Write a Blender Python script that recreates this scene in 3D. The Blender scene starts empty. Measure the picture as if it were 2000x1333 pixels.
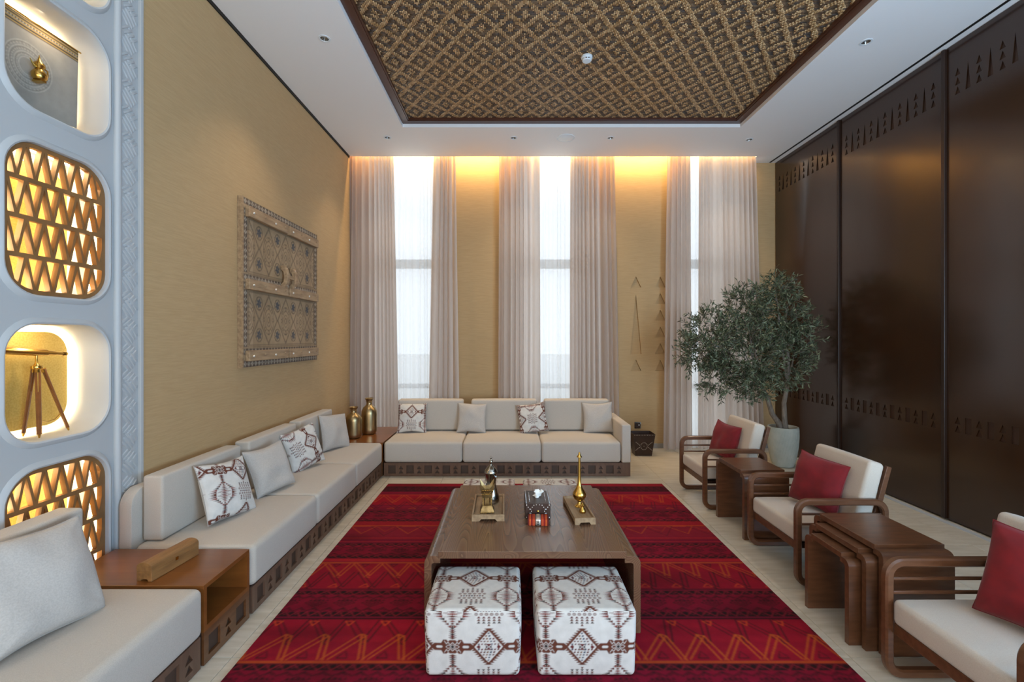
import bpy, bmesh, math, random
import numpy as np
from mathutils import Vector, Matrix
from mathutils.geometry import tessellate_polygon
R = random.Random(7)
PI = math.pi
scene = bpy.context.scene
C = scene.collection

# ------------------------------------------------------------------ camera, world, lights, exposure
cam_d = bpy.data.cameras.new('camera'); cam = bpy.data.objects.new('camera', cam_d); C.objects.link(cam)
cam.location = (0, 0, 1.6); cam.rotation_euler = (PI / 2, 0, 0)
cam_d.sensor_width = 36; cam_d.lens = 16.0; cam_d.shift_x = 0.0005; cam_d.shift_y = -0.00275
cam_d.clip_start = 0.05
scene.camera = cam
scene.view_settings.view_transform = 'Standard'; scene.view_settings.look = 'None'
scene.view_settings.gamma = 1; scene.view_settings.use_curve_mapping = False
scene.view_settings.exposure = 0.08
try:
    scene.cycles.use_denoising = True
    scene.cycles.max_bounces = 10; scene.cycles.diffuse_bounces = 5; scene.cycles.glossy_bounces = 4
    scene.cycles.transparent_max_bounces = 12; scene.cycles.transmission_bounces = 6
    scene.cycles.caustics_reflective = False; scene.cycles.caustics_refractive = False
    scene.cycles.sample_clamp_indirect = 6
except Exception: pass
world = bpy.data.worlds.new('sky'); scene.world = world; world.use_nodes = True
bg = world.node_tree.nodes['Background']; bg.inputs[0].default_value = (0.80, 0.90, 1.0, 1); bg.inputs[1].default_value = 2.2

def area(name, loc, direction, sx, sy, power, col):
    d = bpy.data.lights.new(name, 'AREA'); d.shape = 'RECTANGLE'; d.size = sx; d.size_y = sy
    d.energy = power; d.color = col
    o = bpy.data.objects.new(name, d); C.objects.link(o); o.location = loc
    o.rotation_euler = Vector(direction).to_track_quat('-Z', 'Y').to_euler(); return o
area('window_light_behind', (0.8, -2.85, 2.0), (0, 1, 0.62), 5.0, 2.9, 265, (1.0, 0.965, 0.93))  # added area lamp for assumed daylight behind the camera; no window is built
area('window_light_side', (3.6, -0.9, 1.9), (-0.8, 0.45, 0.85), 2.6, 2.6, 470, (0.40, 0.68, 1.0))  # added blue area lamp, assumed daylight from the right; wall has no opening
area('curtain_cove_light', (0.60, 6.43, 4.33), (0, 0.55, -0.8), 5.7, 0.03, 90, (1.0, 0.66, 0.27))
def spot(loc, power, col=(1.0, 0.80, 0.58), size=95):
    d = bpy.data.lights.new('downlight_lamp', 'SPOT'); d.energy = power; d.color = col
    d.spot_size = math.radians(size); d.spot_blend = 0.9; d.shadow_soft_size = 0.04
    o = bpy.data.objects.new('downlight_lamp', d); C.objects.link(o); o.location = loc; return o

# ------------------------------------------------------------------ helpers
def lin(c):
    if isinstance(c, str):
        c = [int(c[i:i + 2], 16) / 255 for i in (0, 2, 4)]
    return tuple((x / 12.92 if x <= 0.04045 else ((x + 0.055) / 1.055) ** 2.4) for x in c)
def col4(c): return (*lin(c), 1)

def mat(name, c, rough=0.6, metal=0.0, c2=None, scale=(4, 4, 4), nscale=1.0, detail=4, bump=0.0, bscale=200,
        coat=0.0, sheen=0.0, attr=None, lo=0.35, hi=0.65, bstretch=(1, 1, 1), spec=0.5, rndtone=0.0):
    m = bpy.data.materials.new(name); m.use_nodes = True
    N = m.node_tree.nodes; L = m.node_tree.links
    b = N['Principled BSDF']
    b.inputs['Base Color'].default_value = col4(c)
    b.inputs['Roughness'].default_value = rough; b.inputs['Metallic'].default_value = metal
    b.inputs['Specular IOR Level'].default_value = spec
    b.inputs['Coat Weight'].default_value = coat; b.inputs['Coat Roughness'].default_value = 0.15
    b.inputs['Sheen Weight'].default_value = sheen
    tc = N.new('ShaderNodeTexCoord')
    out = None
    if c2 is not None:
        mp = N.new('ShaderNodeMapping'); mp.inputs['Scale'].default_value = scale
        nz = N.new('ShaderNodeTexNoise'); nz.inputs['Scale'].default_value = nscale; nz.inputs['Detail'].default_value = detail
        cr = N.new('ShaderNodeValToRGB')
        cr.color_ramp.elements[0].position = lo; cr.color_ramp.elements[1].position = hi
        cr.color_ramp.elements[0].color = col4(c); cr.color_ramp.elements[1].color = col4(c2)
        L.new(tc.outputs['Object'], mp.inputs[0]); L.new(mp.outputs[0], nz.inputs['Vector'])
        L.new(nz.outputs[0], cr.inputs[0]); out = cr.outputs[0]
    if attr:
        at = N.new('ShaderNodeAttribute'); at.attribute_name = attr
        nz = N.new('ShaderNodeTexNoise'); nz.inputs['Scale'].default_value = 22; nz.inputs['Detail'].default_value = 5
        L.new(tc.outputs['Object'], nz.inputs['Vector'])
        mr = N.new('ShaderNodeMapRange'); mr.inputs['To Min'].default_value = 0.82; mr.inputs['To Max'].default_value = 1.15
        L.new(nz.outputs[0], mr.inputs['Value'])
        mx = N.new('ShaderNodeMix'); mx.data_type = 'RGBA'; mx.blend_type = 'MULTIPLY'; mx.inputs['Factor'].default_value = 1
        L.new(at.outputs['Color'], mx.inputs['A']); L.new(mr.outputs[0], mx.inputs['B']); out = mx.outputs['Result']
    if rndtone and out is not None:
        oi = N.new('ShaderNodeObjectInfo')
        mr = N.new('ShaderNodeMapRange'); mr.inputs['To Min'].default_value = 1 - rndtone; mr.inputs['To Max'].default_value = 1 + rndtone
        L.new(oi.outputs['Random'], mr.inputs['Value'])
        mx = N.new('ShaderNodeMix'); mx.data_type = 'RGBA'; mx.blend_type = 'MULTIPLY'; mx.inputs['Factor'].default_value = 1
        L.new(out, mx.inputs['A']); L.new(mr.outputs[0], mx.inputs['B']); out = mx.outputs['Result']
    if out is not None: L.new(out, b.inputs['Base Color'])
    if bump:
        mp = N.new('ShaderNodeMapping'); mp.inputs['Scale'].default_value = bstretch
        nz = N.new('ShaderNodeTexNoise'); nz.inputs['Scale'].default_value = bscale; nz.inputs['Detail'].default_value = 3
        bp = N.new('ShaderNodeBump'); bp.inputs['Strength'].default_value = bump; bp.inputs['Distance'].default_value = 0.002
        L.new(tc.outputs['Object'], mp.inputs[0]); L.new(mp.outputs[0], nz.inputs['Vector'])
        L.new(nz.outputs[0], bp.inputs['Height']); L.new(bp.outputs[0], b.inputs['Normal'])
    return m

def emit(name, c, s):
    m = bpy.data.materials.new(name); m.use_nodes = True
    b = m.node_tree.nodes['Principled BSDF']; b.inputs['Base Color'].default_value = (0.8, 0.8, 0.8, 1)
    b.inputs['Emission Color'].default_value = (*c, 1); b.inputs['Emission Strength'].default_value = s
    return m

def cloth_thin(name, c, trans_w, transp_w):
    m = bpy.data.materials.new(name); m.use_nodes = True
    N = m.node_tree.nodes; L = m.node_tree.links; N.clear()
    o = N.new('ShaderNodeOutputMaterial'); d = N.new('ShaderNodeBsdfDiffuse'); t = N.new('ShaderNodeBsdfTranslucent')
    tp = N.new('ShaderNodeBsdfTransparent'); m1 = N.new('ShaderNodeMixShader'); m2 = N.new('ShaderNodeMixShader')
    tc = N.new('ShaderNodeTexCoord'); nz = N.new('ShaderNodeTexNoise'); nz.inputs['Scale'].default_value = 90
    mp = N.new('ShaderNodeMapping'); mp.inputs['Scale'].default_value = (1, 1, 0.15)
    mr = N.new('ShaderNodeMix'); mr.data_type = 'RGBA'
    mr.inputs['A'].default_value = tuple(x * 0.9 for x in lin(c)) + (1,); mr.inputs['B'].default_value = col4(c)
    L.new(tc.outputs['Object'], mp.inputs[0]); L.new(mp.outputs[0], nz.inputs['Vector']); L.new(nz.outputs[0], mr.inputs['Factor'])
    L.new(mr.outputs['Result'], d.inputs[0]); L.new(mr.outputs['Result'], t.inputs[0])
    m1.inputs[0].default_value = trans_w; m2.inputs[0].default_value = transp_w
    L.new(d.outputs[0], m1.inputs[1]); L.new(t.outputs[0], m1.inputs[2])
    L.new(m1.outputs[0], m2.inputs[1]); L.new(tp.outputs[0], m2.inputs[2]); L.new(m2.outputs[0], o.inputs[0])
    return m

M = dict(
    wall=mat('grasscloth_tan', 'B19368', 0.8, c2='B99B70', scale=(3, 3, 60), nscale=3, bump=0.15, bscale=60, bstretch=(2, 2, 30)),
    plaster=mat('white_plaster', 'B2B4B4', 0.55, bump=0.1, bscale=30),
    ceil=mat('ceiling_paint', 'ECEBEA', 0.7, bump=0.05, bscale=50),
    tile=mat('travertine', 'C4BAA6', 0.28, c2='D6CEBE', scale=(1.2, 9, 1), nscale=2.5, detail=6, rndtone=0.045),
    grout=mat('grout', '8F8778', 0.8),
    skirt=mat('grey_skirting', '8E8C88', 0.5),
    panel=mat('dark_stained_oak', '2C190E', 0.24, c2='38210F', scale=(20, 20, .8), nscale=2.5, detail=5, bump=0.03, bscale=20, bstretch=(12, 12, 0.6), coat=0.45, lo=0.3, hi=0.7),
    panelcut=mat('dark_oak_recess', '3A2418', 0.45),
    walnut=mat('walnut', '5B3A25', 0.34, c2='6E4830', scale=(2.5, 14, 14), nscale=3, detail=6, coat=0.15, bump=0.1, bscale=40, bstretch=(1, 8, 8)),
    walnuty=mat('walnut_along', '59371F', 0.33, c2='6A4429', scale=(14, 2.5, 14), nscale=3, detail=6, coat=0.15, bump=0.1, bscale=40, bstretch=(8, 1, 8)),
    teak=mat('warm_teak', '74431C', 0.30, c2='824E22', scale=(2, 12, 12), nscale=2, detail=5, coat=0.3),
    box=mat('rough_mango_wood', '7A552F', 0.55, c2='94693C', scale=(20, 3, 20), nscale=2, detail=6, bump=0.4, bscale=40, bstretch=(4, 0.5, 4)),
    palewood=mat('pale_worn_wood', '8A6F52', 0.6, c2='A98C69', scale=(20, 3, 20), nscale=2, detail=6, bump=0.4, bscale=40, bstretch=(4, 0.5, 4)),
    plinth=mat('plinth_wood', '5E4536', 0.45, c2='6B5040', scale=(10, 10, 2), nscale=3, bump=0.1, bscale=50),
    plinthdark=mat('plinth_recess', '463429', 0.6),
    linen=mat('grey_linen', 'B7ADA0', 0.9, c2='C1B7AA', scale=(60, 60, 60), nscale=5, detail=2, bump=0.35, bscale=420, sheen=0.15),
    cream=mat('cream_linen', 'C9BDAE', 0.9, c2='D0C6B8', scale=(60, 60, 60), nscale=5, detail=2, bump=0.3, bscale=420, sheen=0.15),
    pgrey=mat('pale_grey_cotton', 'B0A9A1', 0.9, c2='BBB4AC', scale=(40, 40, 40), nscale=4, bump=0.3, bscale=300, sheen=0.1),
    seam=mat('linen_piping', 'A8A29A', 0.9),
    print=mat('printed_cotton', 'E6E2DA', 0.85, attr='Col', bump=0.2, bscale=300),
    rug=mat('wool_rug', '801020', 0.95, attr='Col', bump=0.5, bscale=160, spec=0.15),
    carve=mat('carved_board', '8A7358', 0.7, attr='Col', bump=0.4, bscale=30, bstretch=(1, 1, 6)),
    velvet=mat('red_velvet', '6E0610', 0.85, c2='7E0812', scale=(14, 14, 14), nscale=1, sheen=0.12),
    brass=mat('polished_brass', 'CBA050', 0.24, 1.0, bump=0.03, bscale=20),
    abrass=mat('satin_brass', 'A08A64', 0.33, 1.0, c2='B09A74', scale=(5, 5, 5)),
    obrass=mat('antique_studded_brass', '6E5A3A', 0.38, 1.0, c2='9C845A', scale=(30, 30, 30), bump=0.5, bscale=150),
    silver=mat('aged_silver', '9D968A', 0.2, 1.0),
    chrome=mat('chrome', 'C8C8C8', 0.15, 1.0),
    gold=mat('gold_leaf_panel', 'C9A24B', 0.5, 0.35, c2='D6B25E', scale=(60, 60, 60), nscale=2, bump=0.3, bscale=120),
    lattice=mat('lattice_wood', '8A6238', 0.5, c2='7A5530', scale=(10, 10, 10)),
    led=emit('led_strip', (1.0, 0.74, 0.40), 42),
    ledv=emit('downlight_glow', (1.0, 0.85, 0.65), 6),
    black=mat('black_recess', '0A0908', 0.6),  # flat black for the shade in gaps, slots and holes, and for cloth marks
    dark=mat('dark_trim', '2A1A12', 0.4),
    frame=mat('inset_frame_wood', '4A2718', 0.35, coat=0.2),
    weaveL=mat('bamboo_light', 'A9804F', 0.45, attr='Col'),
    plastic=mat('white_plastic', 'DCE2E6', 0.4),
    drape=cloth_thin('heavy_drape', 'E2D5CB', 0.68, 0.0),
    sheer=cloth_thin('sheer_voile', 'EFEDEA', 0.6, 0.20),
    wframe=mat('window_frame_grey', 'B9BEC2', 0.4),
    leaf=mat('olive_leaf', '3C4A35', 0.55, c2='5A6A50', scale=(9, 9, 9), nscale=3, attr='Col'),
    bark=mat('olive_bark', '8B8074', 0.85, c2='6E6357', scale=(30, 30, 6), nscale=2, bump=0.6, bscale=60),
    pot=mat('grey_green_stoneware', 'A3A79E', 0.7, c2='B2B5AB', scale=(10, 10, 10), bump=0.4, bscale=80),
    soil=mat('bark_chips', '4A2A1E', 0.9, c2='6B3A28', scale=(60, 60, 60)),
    darkwood2=mat('dark_leather', '2C1A14', 0.4, c2='38221A', scale=(10, 10, 10)),
    stud=mat('silver_stud', 'D8D4CC', 0.3, 0.8),
    tissue=mat('tissue', 'EDEAE2', 0.9),
    ground=mat('pale_paving', 'C8C8C4', 0.9),
)
# glass
g = bpy.data.materials.new('window_glass'); g.use_nodes = True
_N = g.node_tree.nodes; _L = g.node_tree.links; _N.clear()
_o = _N.new('ShaderNodeOutputMaterial'); _t = _N.new('ShaderNodeBsdfTransparent'); _gl = _N.new('ShaderNodeBsdfGlossy'); _mx = _N.new('ShaderNodeMixShader')
_gl.inputs['Roughness'].default_value = 0.02; _mx.inputs[0].default_value = 0.06
_L.new(_t.outputs[0], _mx.inputs[1]); _L.new(_gl.outputs[0], _mx.inputs[2]); _L.new(_mx.outputs[0], _o.inputs[0]); M['glass'] = g

# --- geometry collector
class G:
    def __init__(s): s.v = []; s.f = []
    def add(s, vs, fs):
        n = len(s.v); s.v += [tuple(p) for p in vs]; s.f += [tuple(i + n for i in f) for f in fs]; return s
    def box(s, x0, x1, y0, y1, z0, z1):
        v = [(x, y, z) for z in (z0, z1) for y in (y0, y1) for x in (x0, x1)]
        return s.add(v, [(0, 2, 3, 1), (4, 5, 7, 6), (0, 1, 5, 4), (2, 6, 7, 3), (0, 4, 6, 2), (1, 3, 7, 5)])
    def tube(s, path, r, n=8, closed=False, flat=None):
        path = [Vector(p) for p in path]; N_ = len(path); rs = r if isinstance(r, (list, tuple)) else [r] * N_
        up = None; rings = []
        for i, p in enumerate(path):
            a = path[(i - 1) % N_] if (closed or i > 0) else p
            b = path[(i + 1) % N_] if (closed or i < N_ - 1) else p
            t = (b - a).normalized()
            if up is None:
                up = Vector((0, 0, 1)) if abs(t.z) < 0.9 else Vector((1, 0, 0))
            sd = t.cross(up).normalized(); up2 = sd.cross(t).normalized(); up = up2
            ring = []
            for k in range(n):
                a_ = 2 * PI * k / n
                ring.append(p + sd * math.cos(a_) * rs[i] + up2 * math.sin(a_) * rs[i])
            rings.append(ring)
        vs = [p for r_ in rings for p in r_]; fs = []
        for i in range(N_ if closed else N_ - 1):
            j = (i + 1) % N_
            for k in range(n):
                fs.append((i * n + k, i * n + (k + 1) % n, j * n + (k + 1) % n, j * n + k))
        if not closed:
            fs.append(tuple(range(n))[::-1]); fs.append(tuple((N_ - 1) * n + k for k in range(n)))
        return s.add(vs, fs)
    def lathe(s, prof, n=24, c=(0, 0, 0)):
        vs = []; fs = []
        for r, z in prof:
            for k in range(n):
                a = 2 * PI * k / n; vs.append((c[0] + r * math.cos(a), c[1] + r * math.sin(a), c[2] + z))
        for i in range(len(prof) - 1):
            for k in range(n):
                fs.append((i * n + k, i * n + (k + 1) % n, (i + 1) * n + (k + 1) % n, (i + 1) * n + k))
        fs.append(tuple(range(n))[::-1]); fs.append(tuple((len(prof) - 1) * n + k for k in range(n)))
        return s.add(vs, fs)
    def plate(s, outer, holes, d0, d1, fn):
        """2-D outline with holes, extruded between depths d0 and d1; fn(u, v, d) -> xyz"""
        loops = [outer] + list(holes)
        tris = tessellate_polygon([[Vector((p[0], p[1], 0)) for p in l] for l in loops])
        pts = [p for l in loops for p in l]; n = len(pts)
        vs = [fn(p[0], p[1], d0) for p in pts] + [fn(p[0], p[1], d1) for p in pts]
        fs = [tuple(t) for t in tris] + [tuple(i + n for i in reversed(t)) for t in tris]
        k = 0
        for l in loops:
            m_ = len(l)
            for i in range(m_):
                a, b = k + i, k + (i + 1) % m_
                fs.append((a, b, b + n, a + n))
            k += m_
        return s.add(vs, fs)
    def mesh(s, name='mesh', smooth=False, fix=True, bevel=0, bseg=2):
        me = bpy.data.meshes.new(name); me.from_pydata(s.v, [], s.f)
        if fix or bevel:
            bm = bmesh.new(); bm.from_mesh(me)
            if bevel:
                bmesh.ops.remove_doubles(bm, verts=bm.verts, dist=1e-6)
            bmesh.ops.recalc_face_normals(bm, faces=bm.faces)
            if bevel:
                es = [e for e in bm.edges if len(e.link_faces) == 2 and e.calc_face_angle(0) > 0.6]
                bmesh.ops.bevel(bm, geom=es, offset=bevel, segments=bseg, profile=0.5, affect='EDGES', clamp_overlap=True)
            bm.to_mesh(me); bm.free()
        if smooth: shade(me)
        me.update(); return me
def shade(me, ang=40):
    me.polygons.foreach_set('use_smooth', [True] * len(me.polygons))
    try:
        me.set_sharp_from_angle(angle=math.radians(ang))
    except Exception: pass

def O(name, me, m, parent=None, loc=(0, 0, 0), rot=(0, 0, 0), **kw):
    if isinstance(me, G): me = me.mesh(name, **{k: kw.pop(k) for k in list(kw) if k in ('smooth', 'fix', 'bevel', 'bseg')})
    if m is not None and not me.materials: me.materials.append(m)
    o = bpy.data.objects.new(name, me); C.objects.link(o); o.location = loc; o.rotation_euler = rot
    if parent: o.parent = parent
    for k, v in kw.items(): o[k] = v
    return o
def tag(o, label, cat, group=None, kind=None):
    o['label'] = label; o['category'] = cat
    if group: o['group'] = group
    if kind: o['kind'] = kind
    return o
def thing(name, label, cat, loc=(0, 0, 0), rz=0, group=None):
    o = bpy.data.objects.new(name, None); C.objects.link(o); o.empty_display_size = 0.1
    o.location = loc; o.rotation_euler = (0, 0, rz); return tag(o, label, cat, group)
def struct(o, label=None):
    o['kind'] = 'structure'
    if label: o['label'] = label
    return o
def dup(root, loc=None, rot=None, label=None):
    r = root.copy(); C.objects.link(r)
    if loc is not None: r.location = loc
    if rot is not None: r.rotation_euler = rot
    if label: r['label'] = label
    for ch in list(root.children):
        c = ch.copy(); C.objects.link(c); c.parent = r
        for g_ in list(ch.children):
            d = g_.copy(); C.objects.link(d); d.parent = c
    return r

def rrect(u0, u1, v0, v1, r, n=8):
    pts = []
    for cx, cy, a0 in ((u1 - r, v1 - r, 0), (u0 + r, v1 - r, 90), (u0 + r, v0 + r, 180), (u1 - r, v0 + r, 270)):
        for k in range(n + 1):
            a = math.radians(a0 + 90 * k / n); pts.append((cx + r * math.cos(a), cy + r * math.sin(a)))
    return pts
def circle(cx, cy, r, n=20): return [(cx + r * math.cos(2 * PI * k / n), cy + r * math.sin(2 * PI * k / n)) for k in range(n)]
def rect(u0, u1, v0, v1): return [(u0, v0), (u1, v0), (u1, v1), (u0, v1)]
XY = lambda u, v, d: (u, v, d)
YZ = lambda u, v, d: (d, u, v)
XZ = lambda u, v, d: (u, d, v)

def rbox(sx, sy, sz, r, k=3, mid=3, bulge=(0, 0, 0), r2=None):
    def lines(s):
        h = s / 2; t = [h - r + r * math.tan(PI / 4 * i / k) for i in range(k + 1)]
        m = [(-h + r) + (2 * (h - r)) * i / (mid + 1) for i in range(1, mid + 1)]
        return [-a for a in reversed(t)] + m + t
    X, Y, Z = lines(sx), lines(sy), lines(sz); H = (sx / 2, sy / 2, sz / 2); idx = {}; vs = []; fs = []
    def vid(p):
        key = tuple(round(a, 6) for a in p)
        if key not in idx:
            q = [max(-(H[i] - r), min(H[i] - r, p[i])) for i in range(3)]; d = Vector([p[i] - q[i] for i in range(3)])
            w = Vector(q) + d.normalized() * r
            fx, fy, fz = [1 - min(1, abs(w[i]) / H[i]) ** 2 for i in range(3)]
            w = Vector((w.x + math.copysign(bulge[0] * fy * fz, w.x) * (abs(w.x) / H[0]) ** 2,
                        w.y + math.copysign(bulge[1] * fx * fz, w.y) * (abs(w.y) / H[1]) ** 2,
                        w.z + (bulge[2] * fx * fy * (w.z / H[2]) if w.z > 0 else 0)))
            idx[key] = len(vs); vs.append(w)
        return idx[key]
    def face(A, B, f):
        for i in range(len(A) - 1):
            for j in range(len(B) - 1):
                fs.append((vid(f(A[i], B[j])), vid(f(A[i + 1], B[j])), vid(f(A[i + 1], B[j + 1])), vid(f(A[i], B[j + 1]))))
    for s in (-1, 1):
        face(X, Y, lambda a, b: (a, b, s * H[2])); face(X, Z, lambda a, b: (a, s * H[1], b)); face(Y, Z, lambda a, b: (s * H[0], a, b))
    return G().add(vs, fs).mesh('rounded', smooth=True)
def cush(name, x0, x1, y0, y1, z0, z1, r, m, parent, bulge=(0, 0, 0.012), rot=(0, 0, 0), **kw):
    me = rbox(x1 - x0, y1 - y0, z1 - z0, r, bulge=bulge)
    return O(name, me, m, parent, ((x0 + x1) / 2, (y0 + y1) / 2, (z0 + z1) / 2), rot, **kw)

# --- raster canvas for flat prints (rug, printed cotton, engraved board)
class Canvas:
    def __init__(s, w, h, res, bgc, wrap=False):
        s.w, s.h, s.res, s.wrap = w, h, res, wrap
        s.nx, s.ny = int(round(w / res)), int(round(h / res))
        s.a = np.empty((s.ny, s.nx, 3)); s.a[:] = lin(bgc)
    def poly(s, pts, c, al=1.0):
        c = np.array(lin(c)); P = np.array(pts, float) / s.res
        offs = [(0, 0)]
        if s.wrap: offs = [(i * s.nx, j * s.ny) for i in (-1, 0, 1) for j in (-1, 0, 1)]
        for ox, oy in offs:
            Q = P + (ox, oy)
            x0 = max(0, int(Q[:, 0].min())); x1 = min(s.nx, int(Q[:, 0].max()) + 2)
            y0 = max(0, int(Q[:, 1].min())); y1 = min(s.ny, int(Q[:, 1].max()) + 2)
            if x0 >= x1 or y0 >= y1: continue
            gx, gy = np.meshgrid(np.arange(x0, x1) + .5, np.arange(y0, y1) + .5)
            ins = np.zeros(gx.shape, bool); n = len(Q)
            for i in range(n):
                xa, ya = Q[i]; xb, yb = Q[(i + 1) % n]
                if ya == yb: continue
                cond = ((ya > gy) != (yb > gy)) & (gx < (xb - xa) * (gy - ya) / (yb - ya) + xa)
                ins ^= cond
            sub = s.a[y0:y1, x0:x1]; sub[ins] = sub[ins] * (1 - al) + c * al
    def line(s, pts, w, c, closed=False, al=1.0):
        n = len(pts)
        for i in range(n if closed else n - 1):
            a = np.array(pts[i], float); b = np.array(pts[(i + 1) % n], float); d = b - a; L_ = np.hypot(*d)
            if L_ == 0: continue
            d /= L_; nn = np.array((-d[1], d[0])) * w / 2; e = d * w * 0.3
            s.poly([a - nn - e, b - nn + e, b + nn + e, a + nn - e], c, al)
    def smooth(s, k):
        a = s.a; out = np.zeros_like(a); n = 0
        for i in range(-k, k + 1):
            for j in range(-k, k + 1):
                if s.wrap: out += np.roll(np.roll(a, i, 0), j, 1); n += 1
                else:
                    out += a[np.clip(np.arange(s.ny) + i, 0, s.ny - 1)][:, np.clip(np.arange(s.nx) + j, 0, s.nx - 1)]; n += 1
        s.a = out / n
    def sample(s, x, y):
        fx = np.asarray(x) / s.res - .5; fy = np.asarray(y) / s.res - .5
        ix = np.floor(fx).astype(int); iy = np.floor(fy).astype(int); tx = (fx - ix)[..., None]; ty = (fy - iy)[..., None]
        def g_(i, j):
            if s.wrap: return s.a[j % s.ny, i % s.nx]
            return s.a[np.clip(j, 0, s.ny - 1), np.clip(i, 0, s.nx - 1)]
        return (g_(ix, iy) * (1 - tx) + g_(ix + 1, iy) * tx) * (1 - ty) + (g_(ix, iy + 1) * (1 - tx) + g_(ix + 1, iy + 1) * tx) * ty
def grid_mesh(P, col, name='grid', flip=False):
    """P: (ny,nx,3) positions, col: (ny,nx,3)"""
    ny, nx = P.shape[:2]; me = bpy.data.meshes.new(name)
    idx = np.arange(ny * nx).reshape(ny, nx)
    q = np.stack([idx[:-1, :-1], idx[:-1, 1:], idx[1:, 1:], idx[1:, :-1]], -1).reshape(-1, 4)
    if flip: q = q[:, ::-1]
    return np_mesh(P.reshape(-1, 3), q, col.reshape(-1, 3) if col is not None else None, name)
def np_mesh(V, q, col=None, name='m', smooth=True):
    me = bpy.data.meshes.new(name); k = q.shape[1]
    me.vertices.add(len(V)); me.vertices.foreach_set('co', np.ascontiguousarray(V, dtype=np.float32).ravel())
    me.loops.add(q.size); me.loops.foreach_set('vertex_index', np.ascontiguousarray(q, dtype=np.int32).ravel())
    me.polygons.add(len(q)); me.polygons.foreach_set('loop_start', np.arange(0, q.size, k, dtype=np.int32))
    me.polygons.foreach_set('loop_total', np.full(len(q), k, dtype=np.int32))
    me.update(calc_edges=True)
    if smooth: me.polygons.foreach_set('use_smooth', np.ones(len(q), dtype=bool))
    if col is not None: set_col(me, col)
    me.validate(); return me
def set_col(me, col):
    at = me.color_attributes.new('Col', 'FLOAT_COLOR', 'POINT')
    c = np.ones((len(col), 4), dtype=np.float32); c[:, :3] = col; at.data.foreach_set('color', c.ravel())

# ------------------------------------------------------------------ room shell
XL, XR, YB, YF, ZC = -2.28, 3.83, 6.62, -3.0, 4.15
# floor with separate tiles
fl = struct(O('floor', G().box(XL - .05, XR + .1, YF, YB + .02, -0.10, -0.008), M['grout']), 'pale travertine tiled floor')
TW = 0.62
tme = G().box(0, TW - .003, 0, TW - .003, -0.02, 0).mesh('tile', bevel=0.001, bseg=1); tme.materials.append(M['tile'])
nt = 0
for i in range(11):
    for j in range(16):
        x = XL + i * TW - 0.36; y = YB - (j + 1) * TW
        if x > XR or x + TW < XL - .3: continue
        o = O('tile', tme, None, fl, (x, y, 0)); nt += 1
# back wall with windows and engraved triangles
WIN = [(-2.0, -0.92), (0.06, 1.16), (2.42, 3.40)]
holes = [rect(a, b, 0.10, 4.38) for a, b in WIN]
def tri(cx, z0, z1, w): return [(cx - w / 2, z0), (cx + w / 2, z0), (cx, z1)]
holes += [tri(1.81, 2.34, 2.50, .155), tri(1.81, 1.37, 2.24, .16), tri(1.81, 1.125, 1.29, .155)]
for k in range(6): holes.append(tri(2.165, 2.34 - k * .243, 2.50 - k * .243, .155))
wb = struct(O('wall_back', G().plate(rect(XL - .1, XR + .1, 0, 4.5), holes, YB, YB + .030, XZ), M['wall']), 'tan textured back wall with engraved triangles')
g_ = G().plate(rect(XL - .1, XR + .1, 0, 4.5), [rect(a, b, 0.10, 4.38) for a, b in WIN], YB + .0301, YB + .2, XZ)
O('wall_core', g_, M['wall'], wb)
struct(O('wall_left', G().box(XL - .12, XL, 2.81, YB, 0, 4.5), M['wall']), 'long tan textured wall')
struct(O('wall_right', G().box(XR + .05, XR + .15, YF, YB, 0, 4.4), M['dark']))
struct(O('wall_front', G().box(XL - .8, XR + .1, YF - .1, YF, 0, 4.4), M['wall']))
struct(O('trim_1', G().box(XL, XL + .012, 2.81, 6.38, 4.13, 4.16), M['black']), 'dark shadow gap between wall and ceiling')  # solid black strip imitates the shaded gap by colour; not a real trim
# ceiling
LIGHTS = [(-1.59, 3.87), (3.05, 3.915), (-1.575, 5.78), (0.026, 5.79), (1.26, 5.79), (3.05, 5.84)]
IX0, IX1, IY0, IY1 = -1.315, 2.765, 0.6, 5.50
ch = [rect(IX0, IX1, IY0, IY1)] + [circle(x, y, .038, 16) for x, y in LIGHTS]
ce = struct(O('ceiling', G().plate(rect(XL + .02, XR + .1, YF, 6.38), ch, ZC, ZC + .03, XY).box(3.44, XR + .1, 6.381, YB, ZC, ZC + .03), M['ceil']), 'white plaster ceiling')
g_ = G().box(XL, 3.46, 6.36, 6.38, ZC + .031, 4.46).box(XL, XR, 6.36, YB + .02, 4.461, 4.50).box(3.441, 3.46, 6.381, YB - .001, ZC + .03, 4.46)
O('curtain_pocket', g_, M['ceil'], ce)
# inset reveal
rv = G()
for a in ((IX0 - .01, IX0, IY0, IY1), (IX1, IX1 + .01, IY0, IY1), (IX0, IX1, IY1, IY1 + .01), (IX0, IX1, IY0 - .01, IY0)):
    rv.box(*a, ZC + .0305, ZC + .10)
O('inset_reveal', rv, M['ceil'], ce)
O('ceiling_slot', G().box(3.735, 3.76, YF, YB - .02, ZC - .004, ZC + .001), M['black'], ce)  # no groove is cut: black colour on the ceiling stands for its shade
sk = G().box(XL, WIN[0][0], YB - .012, YB - .001, 0, .07).box(WIN[0][1], WIN[1][0], YB - .012, YB - .001, 0, .07).box(WIN[1][1], WIN[2][0], YB - .012, YB - .001, 0, .07).box(WIN[2][1], XR, YB - .012, YB - .001, 0, .07)
struct(O('baseboard_back', sk, M['skirt']), 'grey stone skirting along the back wall')
struct(O('exterior_ground', G().box(-30, 30, 6.9, 60, -.6, -.5), M['ground']), 'pale paving outside the windows')

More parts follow.
